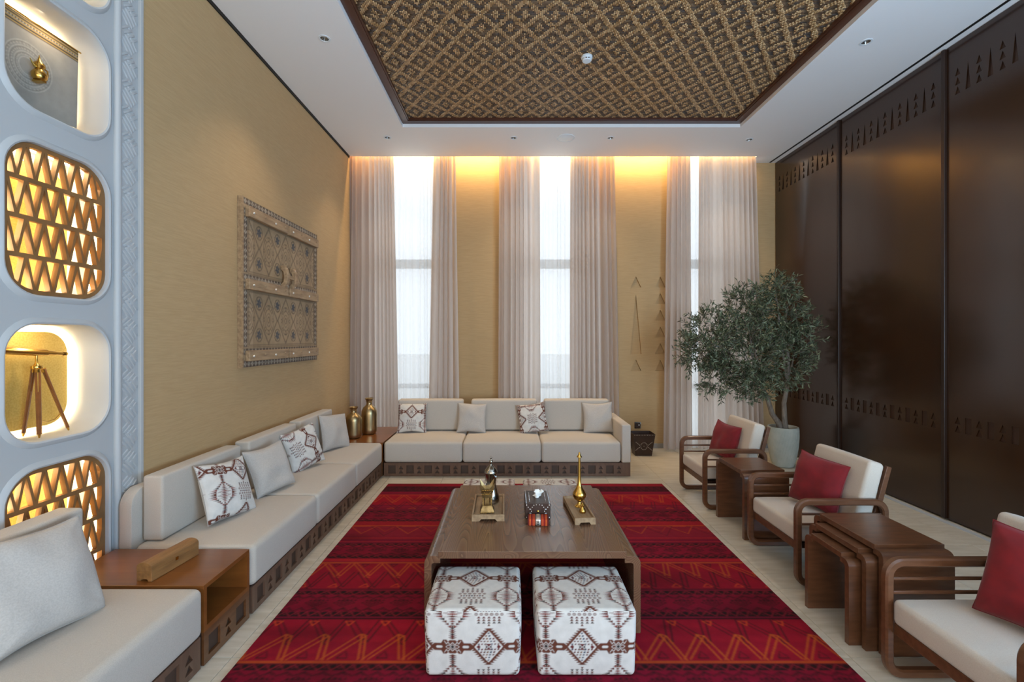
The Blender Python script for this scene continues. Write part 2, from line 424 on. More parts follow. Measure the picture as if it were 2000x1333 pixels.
# windows
for n_, (a, b) in enumerate(WIN):
    y0, y1 = YB + .08, YB + .14
    w = struct(O('window_%d' % (n_ + 1), G().box(a, a + .06, y0, y1, .10, 4.38).box(b - .06, b, y0, y1, .10, 4.38).box(a + .06, b - .06, y0, y1, .10, .16).box(a + .06, b - .06, y0, y1, 4.30, 4.38), M['wframe']), 'tall narrow window behind the curtains')
    for z in (2.63, 0.86):
        O('transom', G().box(a + .061, b - .061, y0, y1, z, z + (.13 if z > 2 else .07)), M['wframe'], w)
    for z0, z1 in ((.16, .86), (.93, 2.63), (2.76, 4.30)):
        O('pane', G().box(a + .06, b - .06, y0 + .028, y0 + .034, z0, z1), M['glass'], w)

# ------------------------------------------------------------------ woven ceiling inset
wp = thing('woven_ceiling_panel', 'large woven bamboo ceiling inset with diamond pattern in dark frame', 'ceiling panel', ((IX0 + IX1) / 2, (IY0 + IY1) / 2, ZC + .06))
cxp, cyp, czp = wp.location
F = 0.075; ZP = ZC + .075 - czp
fx0, fx1, fy0, fy1 = IX0 + .004 - cxp, IX1 - .004 - cxp, IY0 + .004 - cyp, IY1 - .004 - cyp
O('panel_frame', G().plate(rect(fx0, fx1, fy0, fy1), [rect(fx0 + F, fx1 - F, fy0 + F, fy1 - F)], ZP - .035, ZP + .02, XY).plate(rect(fx0 + .02, fx1 - .02, fy0 + .02, fy1 - .02), [rect(fx0 + F + .015, fx1 - F - .015, fy0 + F + .015, fy1 - F - .015)], ZP - .026, ZP - .001, XY), M['frame'], wp)
O('backing', G().box(fx0 + F, fx1 - F, fy0 + F, fy1 - F, ZP + .004, ZP + .015), M['dark'], wp)
cw, chh = 0.01525, 0.0158
ncx = int((fx1 - fx0 - 2 * F) / cw); ncy = int((fy1 - fy0 - 2 * F) / chh)
I, J = np.meshgrid(np.arange(ncx), np.arange(ncy), indexing='ij')
px_, py_ = 16, 20
def dd(i, j):
    x = ((i + px_ / 2) % px_ - px_ / 2) / (px_ / 2); y = ((j + py_ / 2) % py_ - py_ / 2) / (py_ / 2)
    return np.abs(x) + np.abs(y)
d1 = dd(I, J); d2 = dd(I + px_ / 2, J + py_ / 2); d = np.minimum(d1, d2)
Lg = (d > 0.77) | ((d < 0.33) & (d > 0.07))
noise_r = np.random.RandomState(4)
Lg ^= noise_r.rand(*Lg.shape) < 0.02
pieces = []
for i in range(ncx):
    j = 0
    while j < ncy:
        if Lg[i, j]:
            k = 1
            while k < 3 and j + k < ncy and Lg[i, j + k] and (j + k + i) % 3 != 0: k += 1
            pieces.append((i, j, 1, k, True)); j += k
        else: j += 1
for j in range(ncy):
    i = 0
    while i < ncx:
        if not Lg[i, j]:
            k = 1
            while k < 4 and i + k < ncx and not Lg[i + k, j]: k += 1
            pieces.append((i, j, k, 1, False)); i += k
        else: i += 1
LT = [lin(c) for c in ('B8946A', 'AB875D', 'C19F74', '9F7B50')]
DK = [lin(c) for c in ('5E4834', '523E2E', '6B533D', '4E4540', '766049')]
V = []; Q = []; Cc = []; single = []
vis_y = 3.50 - cyp
for p_ in pieces:
    i, j, a, b, lt = p_; y = fy0 + F + j * chh; x = fx0 + F + i * cw
    if vis_y < y < vis_y + 0.36 and abs(x + cxp - 0.3 - (y - vis_y) * .3) < 1.0 and len(single) < 300 and noise_r.rand() < .30:
        single.append(p_); continue
    z = ZP - (.0035 if lt else .001) - noise_r.rand() * .0015
    c = (LT if lt else DK)[noise_r.randint(4 if lt else 5)]; s_ = 0.9 + .2 * noise_r.rand()
    m_ = .0017; x0, x1, y0, y1 = x + m_, x + a * cw - m_, y + m_, y + b * chh - m_
    t0 = ZP + .003; n0 = len(V)
    dip = .0018
    if lt: V += [(x0, y0, z + dip), (x1, y0, z + dip), (x1, y1, z + dip), (x0, y1, z + dip), (x0, (y0 + y1) / 2, z), (x1, (y0 + y1) / 2, z)]
    else: V += [(x0, y0, z + dip), (x1, y0, z + dip), (x1, y1, z + dip), (x0, y1, z + dip), ((x0 + x1) / 2, y0, z), ((x0 + x1) / 2, y1, z)]
    V += [(x0, y0, t0), (x1, y0, t0), (x1, y1, t0), (x0, y1, t0)]
    if lt: Q += [(n0, n0 + 4, n0 + 5, n0 + 1), (n0 + 4, n0 + 3, n0 + 2, n0 + 5)]
    else: Q += [(n0, n0 + 3, n0 + 5, n0 + 4), (n0 + 4, n0 + 5, n0 + 2, n0 + 1)]
    Q += [(n0, n0 + 1, n0 + 7, n0 + 6), (n0 + 1, n0 + 2, n0 + 8, n0 + 7), (n0 + 2, n0 + 3, n0 + 9, n0 + 8), (n0 + 3, n0, n0 + 6, n0 + 9)]
    Cc += [tuple(q * s_ for q in c)] * 10
O('woven_strips', np_mesh(np.array(V), np.array(Q), np.array(Cc), 'weave', smooth=False), M['weaveL'], wp, kind='stuff')
cache = {}
for i, j, a, b, lt in single:
    tone = noise_r.randint(4 if lt else 5); key = (a, b, lt, tone)
    if key not in cache:
        me = G().box(.0009, a * cw - .0009, .0009, b * chh - .0009, -.0035 if lt else -.0015, .003).mesh('strip')
        set_col(me, np.array([(LT if lt else DK)[tone]] * len(me.vertices))); me.materials.append(M['weaveL']); cache[key] = me
    O('strip', cache[key], None, wp, (fx0 + F + i * cw, fy0 + F + j * chh, ZP))

# ceiling fittings
def lab_light(i):
    return ['small recessed ceiling downlight above the left tan wall, near the woven inset', 'small recessed ceiling downlight above the dark wood panels, near the woven inset',
            'recessed downlight over the far left window curtains', 'recessed downlight left of the round ceiling speaker', 'recessed downlight right of the round ceiling speaker',
            'recessed downlight over the olive tree corner'][i]
for i, (x, y) in enumerate(LIGHTS):
    t = thing('ceiling_downlight', lab_light(i), 'downlight', (x, y, ZC), group='recessed ceiling downlights')
    O('trim_ring', G().plate(circle(0, 0, .048, 24), [circle(0, 0, .034, 24)], -.004, .0, XY), M['plastic'], t)
    gg = G(); vs = []; fs = []; n = 20
    for r, z in ((.0375, 0.001), (.036, .03), (.022, .06)):
        vs += [(r * math.cos(2 * PI * k / n), r * math.sin(2 * PI * k / n), z) for k in range(n)]
    for q in range(2):
        for k in range(n): fs.append((q * n + k, q * n + (k + 1) % n, (q + 1) * n + (k + 1) % n, (q + 1) * n + k))
    gg.add(vs, fs); O('reflector', gg, M['chrome'], t, smooth=True, fix=False)
    O('bulb', G().lathe([(.021, .061), (.021, .066)], 16), M['ledv'], t)
    spot((x, y, ZC - .01), 62)
t = thing('ceiling_speaker', 'round white ceiling speaker grille between two downlights', 'speaker', (.69, 5.79, ZC))
O('rim', G().plate(circle(0, 0, .115, 32), [circle(0, 0, .1, 32)], -.006, 0, XY), M['plastic'], t)
O('grille', G().lathe([(.099, -.001), (.099, -.005), (.09, -.008), (.04, -.01), (.001, -.010)], 32), M['plastic'], t, smooth=True)
t = thing('smoke_detector', 'round white smoke detector on the woven ceiling', 'smoke detector', (.70, 4.23, ZC + .068))
O('base', G().lathe([(.052, 0), (.052, -.015), (.048, -.018)], 28), M['plastic'], t, smooth=True)
O('sensor_dome', G().lathe([(.044, -.0185), (.044, -.036), (.036, -.044), (.012, -.046), (.001, -.046)], 28), M['plastic'], t, smooth=True)
for s in (-1, 1): O('sensor_slot', G().box(s * .012 - .007, s * .012 + .007, -.046, -.0435, -.036, -.028), M['black'], t)

# ------------------------------------------------------------------ dark wood panels on the right
PY = [6.615, 5.315, 4.02, 2.72, 1.42, 0.12]
PL = ['carved dark wood sliding panel behind the olive tree, next to the back wall', 'carved dark wood sliding panel with golden reflection, second from the back wall',
      'carved dark wood sliding panel behind the second and nearest armchairs', 'carved dark wood sliding panel beside the nearest armchair', 'carved dark wood sliding panel nearest to the viewer']
for k in range(5):
    y1, y0 = PY[k], PY[k + 1]; t = thing('sliding_panel', PL[k], 'wood panel', (XR, (y0 + y1) / 2, 0), group='dark carved panels along the wall')
    w = (y1 - y0) / 2 - .018; holes = []
    n = 13; pitch = (2 * w - .10) / n
    for q in range(n):
        u = -w + .05 + pitch * (q + .5)
        if q % 2: holes.append(tri(u, 3.70, 3.93, .044))
        else:
            for r_ in range(3): holes.append(tri(u, 3.70 + r_ * .08, 3.765 + r_ * .08, .046))
        if q % 2: holes.append(rect(u - .026, u + .026, .79, .925))
        else:
            for r_ in range(2): holes.append(tri(u, .79 + r_ * .072, .853 + r_ * .072, .05))
    O('face', G().plate(rect(-w, w, .012, ZC - .004), holes, 0, .010, YZ), M['panel'], t)
    O('board', G().box(.0101, .045, -w, w, .012, ZC - .004), M['panelcut'], t)
    O('edge_post', G().box(-.022, .045, -w - .034, -w - .001, .012, ZC - .006), M['dark'], t, bevel=0.003)
struct(O('trim_2', G().box(XR - .08, XR - .03, 0.1, YB - .03, -.001, .004), M['wframe']), 'pale floor track below the dark panels')

# ------------------------------------------------------------------ white niche wall on the left
XN = -2.285
niches = [(3.41, 4.02, 'n'), (2.705, 3.27, 'n'), (1.81, 2.54, 'l'), (1.10, 1.668, 'n'), (.235, .965, 'l')]
cols = [(2.06, 2.585), (1.38, 1.905)]
holes = [rrect(a, b, z0, z1, .15) for a, b in cols for z0, z1, _ in niches]
nwall = struct(O('wall_niche', G().plate(rect(YF, 2.66, 0, ZC - .002), [rrect(a - .003, b + .003, z0 - .003, z1 + .003, .153) for a, b in cols for z0, z1, _ in niches], XN - .015, XN - .05, YZ), M['plaster']), 'white plaster wall with rounded lit niches')
# soft rims around each opening
def rim_ring(loop, loop2, x0, x1):
    n = len(loop); g = G()
    vs = [(x0, *p) for p in loop] + [(x1, *p) for p in loop2]
    g.add(vs, [(i, (i + 1) % n, (i + 1) % n + n, i + n) for i in range(n)]); return g
def offset_rr(a, b, z0, z1, r, d): return rrect(a - d, b + d, z0 - d, z1 + d, max(.02, r + d))
for ci, (a, b) in enumerate(cols):
    for z0, z1, kd in niches:
        # rim: a rounded moulding of five rings
        gg = G(); prof = [(.034, -.0149), (.022, -.004), (.011, 0.0), (.003, -.004), (0.0, -.014), (0.0, -.05)]
        loops = [offset_rr(a, b, z0, z1, .15, d) for d, _ in prof]; n = len(loops[0]); vs = []; fs = []
        for (d_, x_), lp in zip(prof, loops): vs += [(XN + x_ , *p) for p in lp]
        for q in range(len(prof) - 1): fs += [(q * n + i, q * n + (i + 1) % n, (q + 1) * n + (i + 1) % n, (q + 1) * n + i) for i in range(n)]
        gg.add(vs, fs); O('niche_rim', gg, M['plaster'], nwall, smooth=True, fix=False)
        lp = rrect(a, b, z0, z1, .15); XBk = XN - .27
        O('niche_liner', rim_ring(lp, lp, XN - .05, XBk).add(*(lambda L_: ([(XBk, *p) for p in L_], [tuple(range(len(L_)))]))(lp)), M['plaster'], nwall, smooth=True, fix=False)
        d = .035; inner = offset_rr(a, b, z0, z1, .15, -d); inner2 = offset_rr(a, b, z0, z1, .15, -d - .018)
        O('gold_back', G().plate(inner, [], XBk + .055, XBk + .065, YZ), M['gold'], nwall)
        O('light_strip', G().plate(inner2, [offset_rr(a, b, z0, z1, .15, -d - .04)], XBk + .012, XBk + .03, YZ), M['led'], nwall)
        if kd == 'n' and z0 < 4:
            area('niche_lamp', (XN - .075, (a + b) / 2, z1 - .02), (-.5, 0, -1), .02, .30, 1.6, (1.0, .80, .55))  # added fill light, brightens the niche contents; no fitting in the niche
        if kd == 'l':
            O('light_strip', G().plate(offset_rr(a, b, z0, z1, .15, -.004), [offset_rr(a, b, z0, z1, .15, -.014)], XN - .085, XN - .10, YZ), M['led'], nwall)
            # lattice screen: rows of upright and hanging triangles cut out, clipped to the opening
            cl = offset_rr(a, b, z0, z1, .15, -.022)
            def clip(poly, cp):
                out = poly
                for i in range(len(cp)):
                    A, B = cp[i], cp[(i + 1) % len(cp)]
                    if abs(A[0] - B[0]) + abs(A[1] - B[1]) < 1e-7: continue
                    res = []
                    for k in range(len(out)):
                        P, Q_ = out[k], out[(k + 1) % len(out)]
                        sp = (B[0] - A[0]) * (P[1] - A[1]) - (B[1] - A[1]) * (P[0] - A[0]); sq = (B[0] - A[0]) * (Q_[1] - A[1]) - (B[1] - A[1]) * (Q_[0] - A[0])
                        if sp >= 0: res.append(P)
                        if sp * sq < 0: tt = sp / (sp - sq); res.append((P[0] + (Q_[0] - P[0]) * tt, P[1] + (Q_[1] - P[1]) * tt))
                    out = res
                    if len(out) < 3: return None
                ar = abs(sum(out[k][0] * out[(k + 1) % len(out)][1] - out[(k + 1) % len(out)][0] * out[k][1] for k in range(len(out)))) / 2
                return out if ar > 2e-4 else None
            hs = []; rows = 4; rh = (z1 - z0) / rows; pit = .0845
            for r_ in range(rows):
                zb, zt = z0 + r_ * rh + .011, z0 + (r_ + 1) * rh - .011
                for q in range(-1, 9):
                    c = a + .02 + q * pit; hw = pit / 2 - .0105
                    for P in ([(c - hw, zb), (c + hw, zb), (c, zt - .012)], [(c + pit / 2 - hw, zt), (c + pit / 2, zb + .012), (c + pit / 2 + hw, zt)]):
                        h = clip(P, cl)
                        if h: hs.append(h)
            O('lattice_screen', G().plate(offset_rr(a, b, z0, z1, .15, -.001), hs, XN - .022, XN - .050, YZ), M['lattice'], nwall)
# moulded strip with woven ridges
XS = XN - .005
trimo = struct(O('trim_3', G().box(XS - .01, XS + .004, 2.655, 2.675, 0, ZC - .003).box(XS - .01, XS, 2.6751, 2.79, 0, ZC - .003).box(XS - .01, XS + .018, 2.7901, 2.812, 0, ZC - .003), M['plaster'], bevel=.002), 'white moulded border strip with woven ridge relief')
O('moulding_bead', G().tube([(XS - .004, 2.648, 0), (XS - .004, 2.648, ZC - .003)], .02, 12), M['plaster'], trimo, smooth=True)
gg = G(); per = .158
def ridge(gg, cy, cz, L_, ang, w=.0085, h=.007):
    c_, s_ = math.cos(ang), math.sin(ang); vs = []
    prof = [(-1, 0.15), (-.8, .7), (0, 1), (.8, .7), (1, .15)]
    for a_, hh in prof:
        for b_, g2 in ((-1, 0), (-.6, 1), (.6, 1), (1, 0)):
            u = a_ * L_ / 2; v = b_ * w; vs.append((XS + .0002 + h * hh * g2, cy + u * c_ - v * s_, cz + u * s_ + v * c_))
    fs = [(i * 4 + k, i * 4 + k + 1, i * 4 + k + 5, i * 4 + k + 4) for i in range(4) for k in range(3)]
    gg.add(vs, fs)
z = .1
while z < ZC - .1:
    for q in range(4): ridge(gg, 2.697 + q * .018, z + .03 - q * .017, .075, math.radians(38))
    for q in range(4): ridge(gg, 2.700 + q * .016, z + .068 + q * .020, .10, math.radians(-48))
    z += per
O('woven_relief', gg, M['plaster'], trimo, smooth=True, fix=False)

# ------------------------------------------------------------------ curtains
def PX(px, D): return (px - 999) / 889 * D
def curtain(name, xt0, xt1, xb0, xb1, Y, amp, pleats, m, label, cat, seed, group, z1=4.30):
    rr = np.random.RandomState(seed); nx = int(pleats * 10) + 1; ny = 30
    u = np.linspace(0, 1, nx); v = np.linspace(0, 1, ny)
    ph = np.cumsum(np.interp(u, np.linspace(0, 1, int(pleats) + 2), .25 + rr.rand(int(pleats) + 2) * 1.5) + .1 * rr.rand(nx)); ph = ph / ph[-1] * pleats * 2 * PI
    env = .55 + .45 * np.interp(u, np.linspace(0, 1, 7), rr.rand(7) * 1.2)
    P = np.zeros((ny, nx, 3))
    for j, vv in enumerate(v):
        z = .03 + (z1 - .03) * vv
        k = (1 - vv) ** 1.0
        x0 = xt0 * (1 - k) + xb0 * k; x1 = xt1 * (1 - k) + xb1 * k
        uu = u + .012 * np.sin(ph * .5 + 2 * vv) * (1 - vv) * (u * (1 - u) * 4)
        w_ = np.sin(ph + .5 * np.sin(3 * vv + seed)); w_ = np.sign(w_) * np.abs(w_) ** .75
        P[j, :, 0] = x0 + (x1 - x0) * uu + .18 * (x1 - x0) / pleats * np.cos(ph)*.5
        P[j, :, 1] = Y + amp * env * w_ * (.8 + .35 * (1 - vv))
        P[j, :, 2] = z
    me = grid_mesh(P, None, name)
    o = O(name, me, m); return tag(o, label, cat, group)
D1, D2 = 6.44, 6.52
dr = 'heavy beige drapes at the back windows'
for a in [
    (680, 768, 675, 778, 11, 'gathered beige drape in the corner beside the left tan wall', 1),
    (846, 889, 834, 897, 5, 'beige drape at the right of the first window, above the first sofa back cushion', 2),
    (974, 1053, 972, 1055, 7, 'beige drape at the left of the middle window', 3),
    (1114, 1200, 1112, 1209, 10, 'beige drape at the right of the middle window, behind the sofa arm', 4),
    (1304, 1348, 1294, 1350, 5, 'beige drape on the left of the far right window beside the engraved triangles', 5),
    (1366, 1476, 1364, 1492, 11, 'wide beige drape behind the olive tree', 6)]:
    curtain('drape', PX(a[0], D1), PX(a[1], D1), PX(a[2], D1), PX(a[3], D1), D1, .034, a[4], M['drape'], a[5], 'curtain', a[6], dr)
sh = 'sheer white curtains behind the drapes'
for a in [(750, 868, 750, 868, 11, 'white sheer curtain in the first window, left of the others', 11),
          (1040, 1146, 1040, 1146, 10, 'white sheer curtain in the middle window', 12), (1335, 1450, 1335, 1452, 10, 'white sheer curtain in the window behind the olive tree', 13)]:
    curtain('sheer_curtain', PX(a[0], D2), PX(a[1], D2), PX(a[2], D2), PX(a[3], D2), D2, .016, a[4], M['sheer'], a[5], 'curtain', a[6], sh)

# ------------------------------------------------------------------ rug
RX0, RX1, RY0, RY1 = -1.345, 1.64, 1.0, 4.97
cv = Canvas(RX1 - RX0, RY1 - RY0, .004, '6E0F28')
W_ = RX1 - RX0
yy = lambda y: y - RY0
def band(y0, y1, c, al=1): cv.poly([(0, yy(y0)), (W_, yy(y0)), (W_, yy(y1)), (0, yy(y1))], c, al)
RED2, RED3, DKR, BLK, ORG, OR2 = '860C26', '92101F', '560C20', '181010', 'A8441C', '98301E'
rr = random.Random(3)
def jl(pts, w, c, al=1): cv.line([(p[0] + rr.uniform(-.004, .004), p[1] + rr.uniform(-.003, .003)) for p in pts], w, c, False, al)
def zig(ya, yb, c, ph=0, per=.2, w=.0065, al=1, dirn=1):
    """doubled saw-tooth: long shallow rise, short steep fall"""
    x = -per + ph; h = yb - ya
    while x < W_ + per:
        for o_, e_ in ((0, 0), (.030, -.012)):
            A = (x + o_, yy(ya)); B = (x + per * .70 + o_, yy(yb) + e_ * (1 if h > 0 else -1)); D_ = (x + per * .92 + o_, yy(ya) + e_ * .3)
            jl([A, B], w, c, al); jl([B, D_], w * 1.2, c, al)
        jl([(x + per * .70, yy(yb)), (x + per * .70 + .03, yy(yb) - .012)], w, c, al)
        x += per
def tris(y0, y1, c, per, w=.005, ph=0, size=.06, fill=None, al=1):
    x = ph
    while x < W_ + per:
        P = [(x - size / 2, yy(y0)), (x + size / 2, yy(y0)), (x + size * .1, yy(y1))]
        if fill: cv.poly(P, fill, al)
        if c: cv.line(P, w, c, True, al)
        x += per
def darkband(y0, y1, seed):
    q = random.Random(seed); band(y0, y1, '1C1212', .95); x = 0; h = y1 - y0
    while x < W_:
        s = q.uniform(.05, .09)
        cv.line([(x, yy(y0)), (x + s / 2, yy(y1)), (x + s, yy(y0))], .005, '8E1C2C', False, .9)
        cv.line([(x + .015, yy(y1)), (x + s / 2, yy(y0 + h * .3)), (x + s - .01, yy(y1))], .004, '7A1828', False, .8)
        x += s
def scrib(y0, y1, seed, c=BLK):
    q = random.Random(seed); x = 0; h = y1 - y0
    while x < W_:
        s = q.uniform(.07, .1)
        cv.line([(x, yy(y0)), (x + s / 2, yy(y1)), (x + s, yy(y0))], .006, c, False, .85)
        cv.line([(x + s * .25, yy(y0 + h * .1)), (x + s / 2, yy(y1 - h * .35)), (x + s * .75, yy(y0 + h * .1))], .005, c, False, .85)
        cv.poly([(x + s * .4, yy(y1)), (x + s * .6, yy(y1)), (x + s * .5, yy(y1 - h * .25))], c, .8)
        x += s
def diam(y0, y1, c, per=.17, ph=0):
    x = ph; m = (y0 + y1) / 2; h = (y1 - y0) / 2
    while x < W_ + per:
        for s in (1, .62, .3): cv.line([(x - .065 * s, yy(m)), (x, yy(m + h * s)), (x + .065 * s, yy(m)), (x, yy(m - h * s))], .005, c, True, .85)
        for k in range(5): cv.poly([(x - .05 + k * .025, yy(m + h * .5)), (x - .04 + k * .025, yy(m + h * .9)), (x - .03 + k * .025, yy(m + h * .5))], c, .8)
        x += per
# broad colour washes
q = random.Random(5)
for k in range(90):
    y = q.uniform(RY0, RY1); band(y, y + q.uniform(.01, .05), q.choice([DKR, RED2, '7A1020', '90182C']), .35)
def group_dark(y0, y1, s):
    h = (y1 - y0); band(y0, y1, '760E24', .8)
    darkband(y0, y0 + h * .17, s); scrib(y0 + h * .19, y0 + h * .32, s + 1); diam(y0 + h * .36, y0 + h * .66, BLK); scrib(y0 + h * .68, y0 + h * .80, s + 2); darkband(y0 + h * .84, y1, s + 3)
    band(y0 - .006, y0 - .001, BLK, .8); band(y1 + .001, y1 + .006, BLK, .8)
# far to near
band(4.71, 4.88, '3A1418', .75); scrib(4.72, 4.86, 1); band(4.88, 4.97, '8C1824', .8)
band(4.60, 4.625, 'A8301F', .9); band(4.34, 4.60, RED3, .8); zig(4.60, 4.40, ORG, .05)
zig(4.42, 4.24, '4A1420', .12); tris(4.235, 4.27, ORG, .2, ph=.02, size=.07); band(4.195, 4.21, BLK, .9)
group_dark(3.95, 4.18, 10)
band(3.86, 3.95, '8A1620', .9); band(3.85, 3.862, ORG, .9); band(3.64, 3.85, '7E1A28', .7)
tris(3.845, 3.70, ORG, .38, .006, .1, .22); tris(3.83, 3.74, OR2, .38, .006, .29, .14); tris(3.845, 3.66, '4A141E', .38, .005, .29, .26)
for y in (3.62, 3.60, 3.55): band(y, y + .008, 'B02A24', .7)
group_dark(3.29, 3.52, 20)
band(3.235, 3.28, '9A1A24', .9); band(3.214, 3.228, ORG, .95); band(2.88, 3.21, RED3, .55)
zig(3.21, 3.03, 'A84A1E', .03); zig(3.09, 2.89, '3A1418', .10); tris(2.905, 2.945, 'C0451F', .2, ph=.0, size=.06)
tris(3.20, 3.16, '3A1418', .2, ph=.12, size=.05); band(2.875, 2.885, BLK, .9)
group_dark(2.60, 2.86, 30)
band(2.573, 2.583, BLK, .9); band(2.24, 2.573, RED3, .55)
zig(2.57, 2.37, '3A1418', .02); zig(2.25, 2.44, 'B4521E', .0, dirn=1); tris(2.555, 2.515, 'CC4A1E', .2, ph=.04, size=.05); tris(2.26, 2.31, '3A1418', .2, ph=.10, size=.055)
band(2.226, 2.242, 'A8441C', .95)
group_dark(1.98, 2.215, 40)
band(1.9, 1.912, ORG, .9); tris(1.9, 1.74, ORG, .38, .006, .1, .22); tris(1.88, 1.78, OR2, .38, .006, .29, .14); group_dark(1.40, 1.65, 50)
cv.smooth(1)
nx, ny = int(W_ / .0052), int((RY1 - RY0) / .0052)
gx = np.linspace(0, W_, nx); gy = np.linspace(0, RY1 - RY0, ny); GX, GY = np.meshgrid(gx, gy)
colr = cv.sample(GX, GY)
# worn patches with a shape of their own
rn = np.random.RandomState(2)
for k in range(60):
    cx_, cy_, s_ = rn.rand() * W_, rn.rand() * (RY1 - RY0), .05 + rn.rand() * .16
    w_ = np.exp(-((GX - cx_) ** 2 / (s_ * 1.4) ** 2 + (GY - cy_) ** 2 / (s_ * .6) ** 2)); colr *= (1 - (.38 if k % 2 else -.22) * w_)[..., None]
P = np.stack([GX + RX0, GY + RY0, np.full_like(GX, .0105)], -1)
rug = thing('area_rug', 'large red wool rug with orange and black zigzag bands', 'rug', ((RX0 + RX1) / 2, (RY0 + RY1) / 2, 0))
P -= np.array((rug.location.x, rug.location.y, 0))
O('pile_surface', grid_mesh(P, colr, 'rug'), M['rug'], rug)
hx, hy = W_ / 2, (RY1 - RY0) / 2
ed = G().box(-hx, hx, -hy, hy, 0.0005, .0100).mesh('rug_edge'); set_col(ed, np.array([lin('5A0E1C')] * len(ed.vertices)))
O('rug_edge', ed, M['rug'], rug)

# ------------------------------------------------------------------ printed cotton tile
TP = .344; fc = Canvas(600, 580, 2.5, 'D0CCC5', wrap=True)
BR, MR, NV, OC = '5E2C18', '5C1614', '24344E', '7A4A22'
def T(cx, cy, w, h, c, up=1): fc.poly([(cx - w / 2, cy - up * h / 2), (cx + w / 2, cy - up * h / 2), (cx, cy + up * h / 2)], c)
CX, CY = 300, 290
# band along the row
for sgn in (-1, 1):
    xs = lambda x: CX + sgn * x
    fc.poly([(xs(128), CY - 14), (xs(150), CY - 30), (xs(205), CY - 30), (xs(222), CY - 58), (xs(248), CY - 58), (xs(262), CY - 44), (xs(278), CY - 56), (xs(302), CY - 56), (xs(302), CY + 56), (xs(278), CY + 56), (xs(262), CY + 44), (xs(248), CY + 58), (xs(222), CY + 58), (xs(205), CY + 30), (xs(150), CY + 30), (xs(128), CY + 14)], BR)
    fc.poly([(xs(160), CY), (xs(172), CY + 10), (xs(210), CY + 10), (xs(218), CY), (xs(210), CY - 10), (xs(172), CY - 10)], 'D0CCC5')
    for s2 in (-1, 1):
        fc.line([(xs(232), CY + s2 * 46), (xs(248), CY + s2 * 24), (xs(262), CY + s2 * 38), (xs(280), CY + s2 * 14), (xs(300), CY + s2 * 34)], 5, 'D0CCC5')
        fc.line([(xs(244), CY), (xs(262), CY + s2 * 14), (xs(284), CY + s2 * 4), (xs(298), CY + s2 * 16)], 4, 'D0CCC5')
for k in range(2): fc.poly([(600 * k - 16, CY), (600 * k, CY + 16), (600 * k + 16, CY), (600 * k, CY - 16)], '241410')
# diamond
dW, dH = 137, 150
for sx in (-1, 1):
    for sy in (-1, 1):
        n = 9
        for k in range(n):
            f0, f1 = k / n, (k + 1) / n
            A = (CX + sx * dW * (1 - f0), CY + sy * dH * f0); B = (CX + sx * dW * (1 - f1), CY + sy * dH * f1)
            fc.poly([A, B, (A[0] + sx * 3 + (B[0] - A[0]) * .1 + sx * 22, A[1] + sy * 14)], BR)
fc.poly([(CX - dW, CY), (CX, CY + dH), (CX + dW, CY), (CX, CY - dH)], BR)
fc.poly([(CX - dW + 18, CY), (CX, CY + dH - 20), (CX + dW - 18, CY), (CX, CY - dH + 20)], 'D0CCC5')
for j, y in enumerate((22, 44, 66, 88, 110)):
    wmx = (1 - y / 130) * 118
    for sy in (-1, 1):
        x = -wmx + 14
        k = 0
        while x < wmx - 12:
            if abs(x + 6) > 3 or j > 2:
                fc.poly([(CX + x - 9, CY + sy * y - 5), (CX + x + 7, CY + sy * y - 5), (CX + x + 13, CY + sy * y + 6), (CX + x - 3, CY + sy * y + 6)], (NV, MR, BR, OC)[(j + k) % 4])
            x += 27; k += 1
for s in (-1, 1):
    T(CX, CY + s * 13, 50, 22, MR, -s); fc.poly([(CX + s * 4, CY), (CX + s * 30, CY + 16), (CX + s * 22, CY), (CX + s * 30, CY - 16)], '2A1616')
    fc.poly([(CX + s * 66, CY), (CX + s * 80, CY + 18), (CX + s * 104, CY), (CX + s * 80, CY - 18)], MR); fc.poly([(CX + s * 56, CY), (CX + s * 64, CY + 10), (CX + s * 72, CY), (CX + s * 64, CY - 10)], 'D0CCC5')
# spine and leaf motif in the medallion column (centred at v = 0, u = 0)
for s in (-1, 1):
    for k in range(7):
        y = CY + s * (68 + k * 16); w = 74 - abs(k - 1) * 5; T(0, y, w, 17, (BR, MR, '2E1A14')[k % 3], -s)
    hexp = [(0, s * 128), (38, s * 108), (86, s * 52), (92, 0)]
    pts = [(p[0], 0 + s * 0 + p[1]) for p in hexp]
for sx in (-1, 1):
    for s in (-1, 1):
        seq = [(12, 128), (30, 108), (48, 88), (66, 68), (82, 48), (88, 28), (88, 8)]
        for k, (x, y) in enumerate(seq):
            c = ('7A2A1C', MR, BR, '2E1A14')[k % 4]; ln = (30, 36, 44, 54, 66, 70, 62)[k]
            fc.poly([(sx * x, s * y - 10), (sx * (x + ln), s * (y - 2)), (sx * x, s * y + 10)], c)
        for k in range(6):
            y = 10 + k * 19; w = (66, 76, 58, 46, 34, 24)[k]
            fc.poly([(0, s * y - 8), (sx * w * .8, s * y), (0, s * y + 8)], (MR, '7A2A1C', BR)[k % 3])
        for y in (20, 52): fc.line([(sx * 40, s * y), (sx * 76, s * y)], 3, BR)
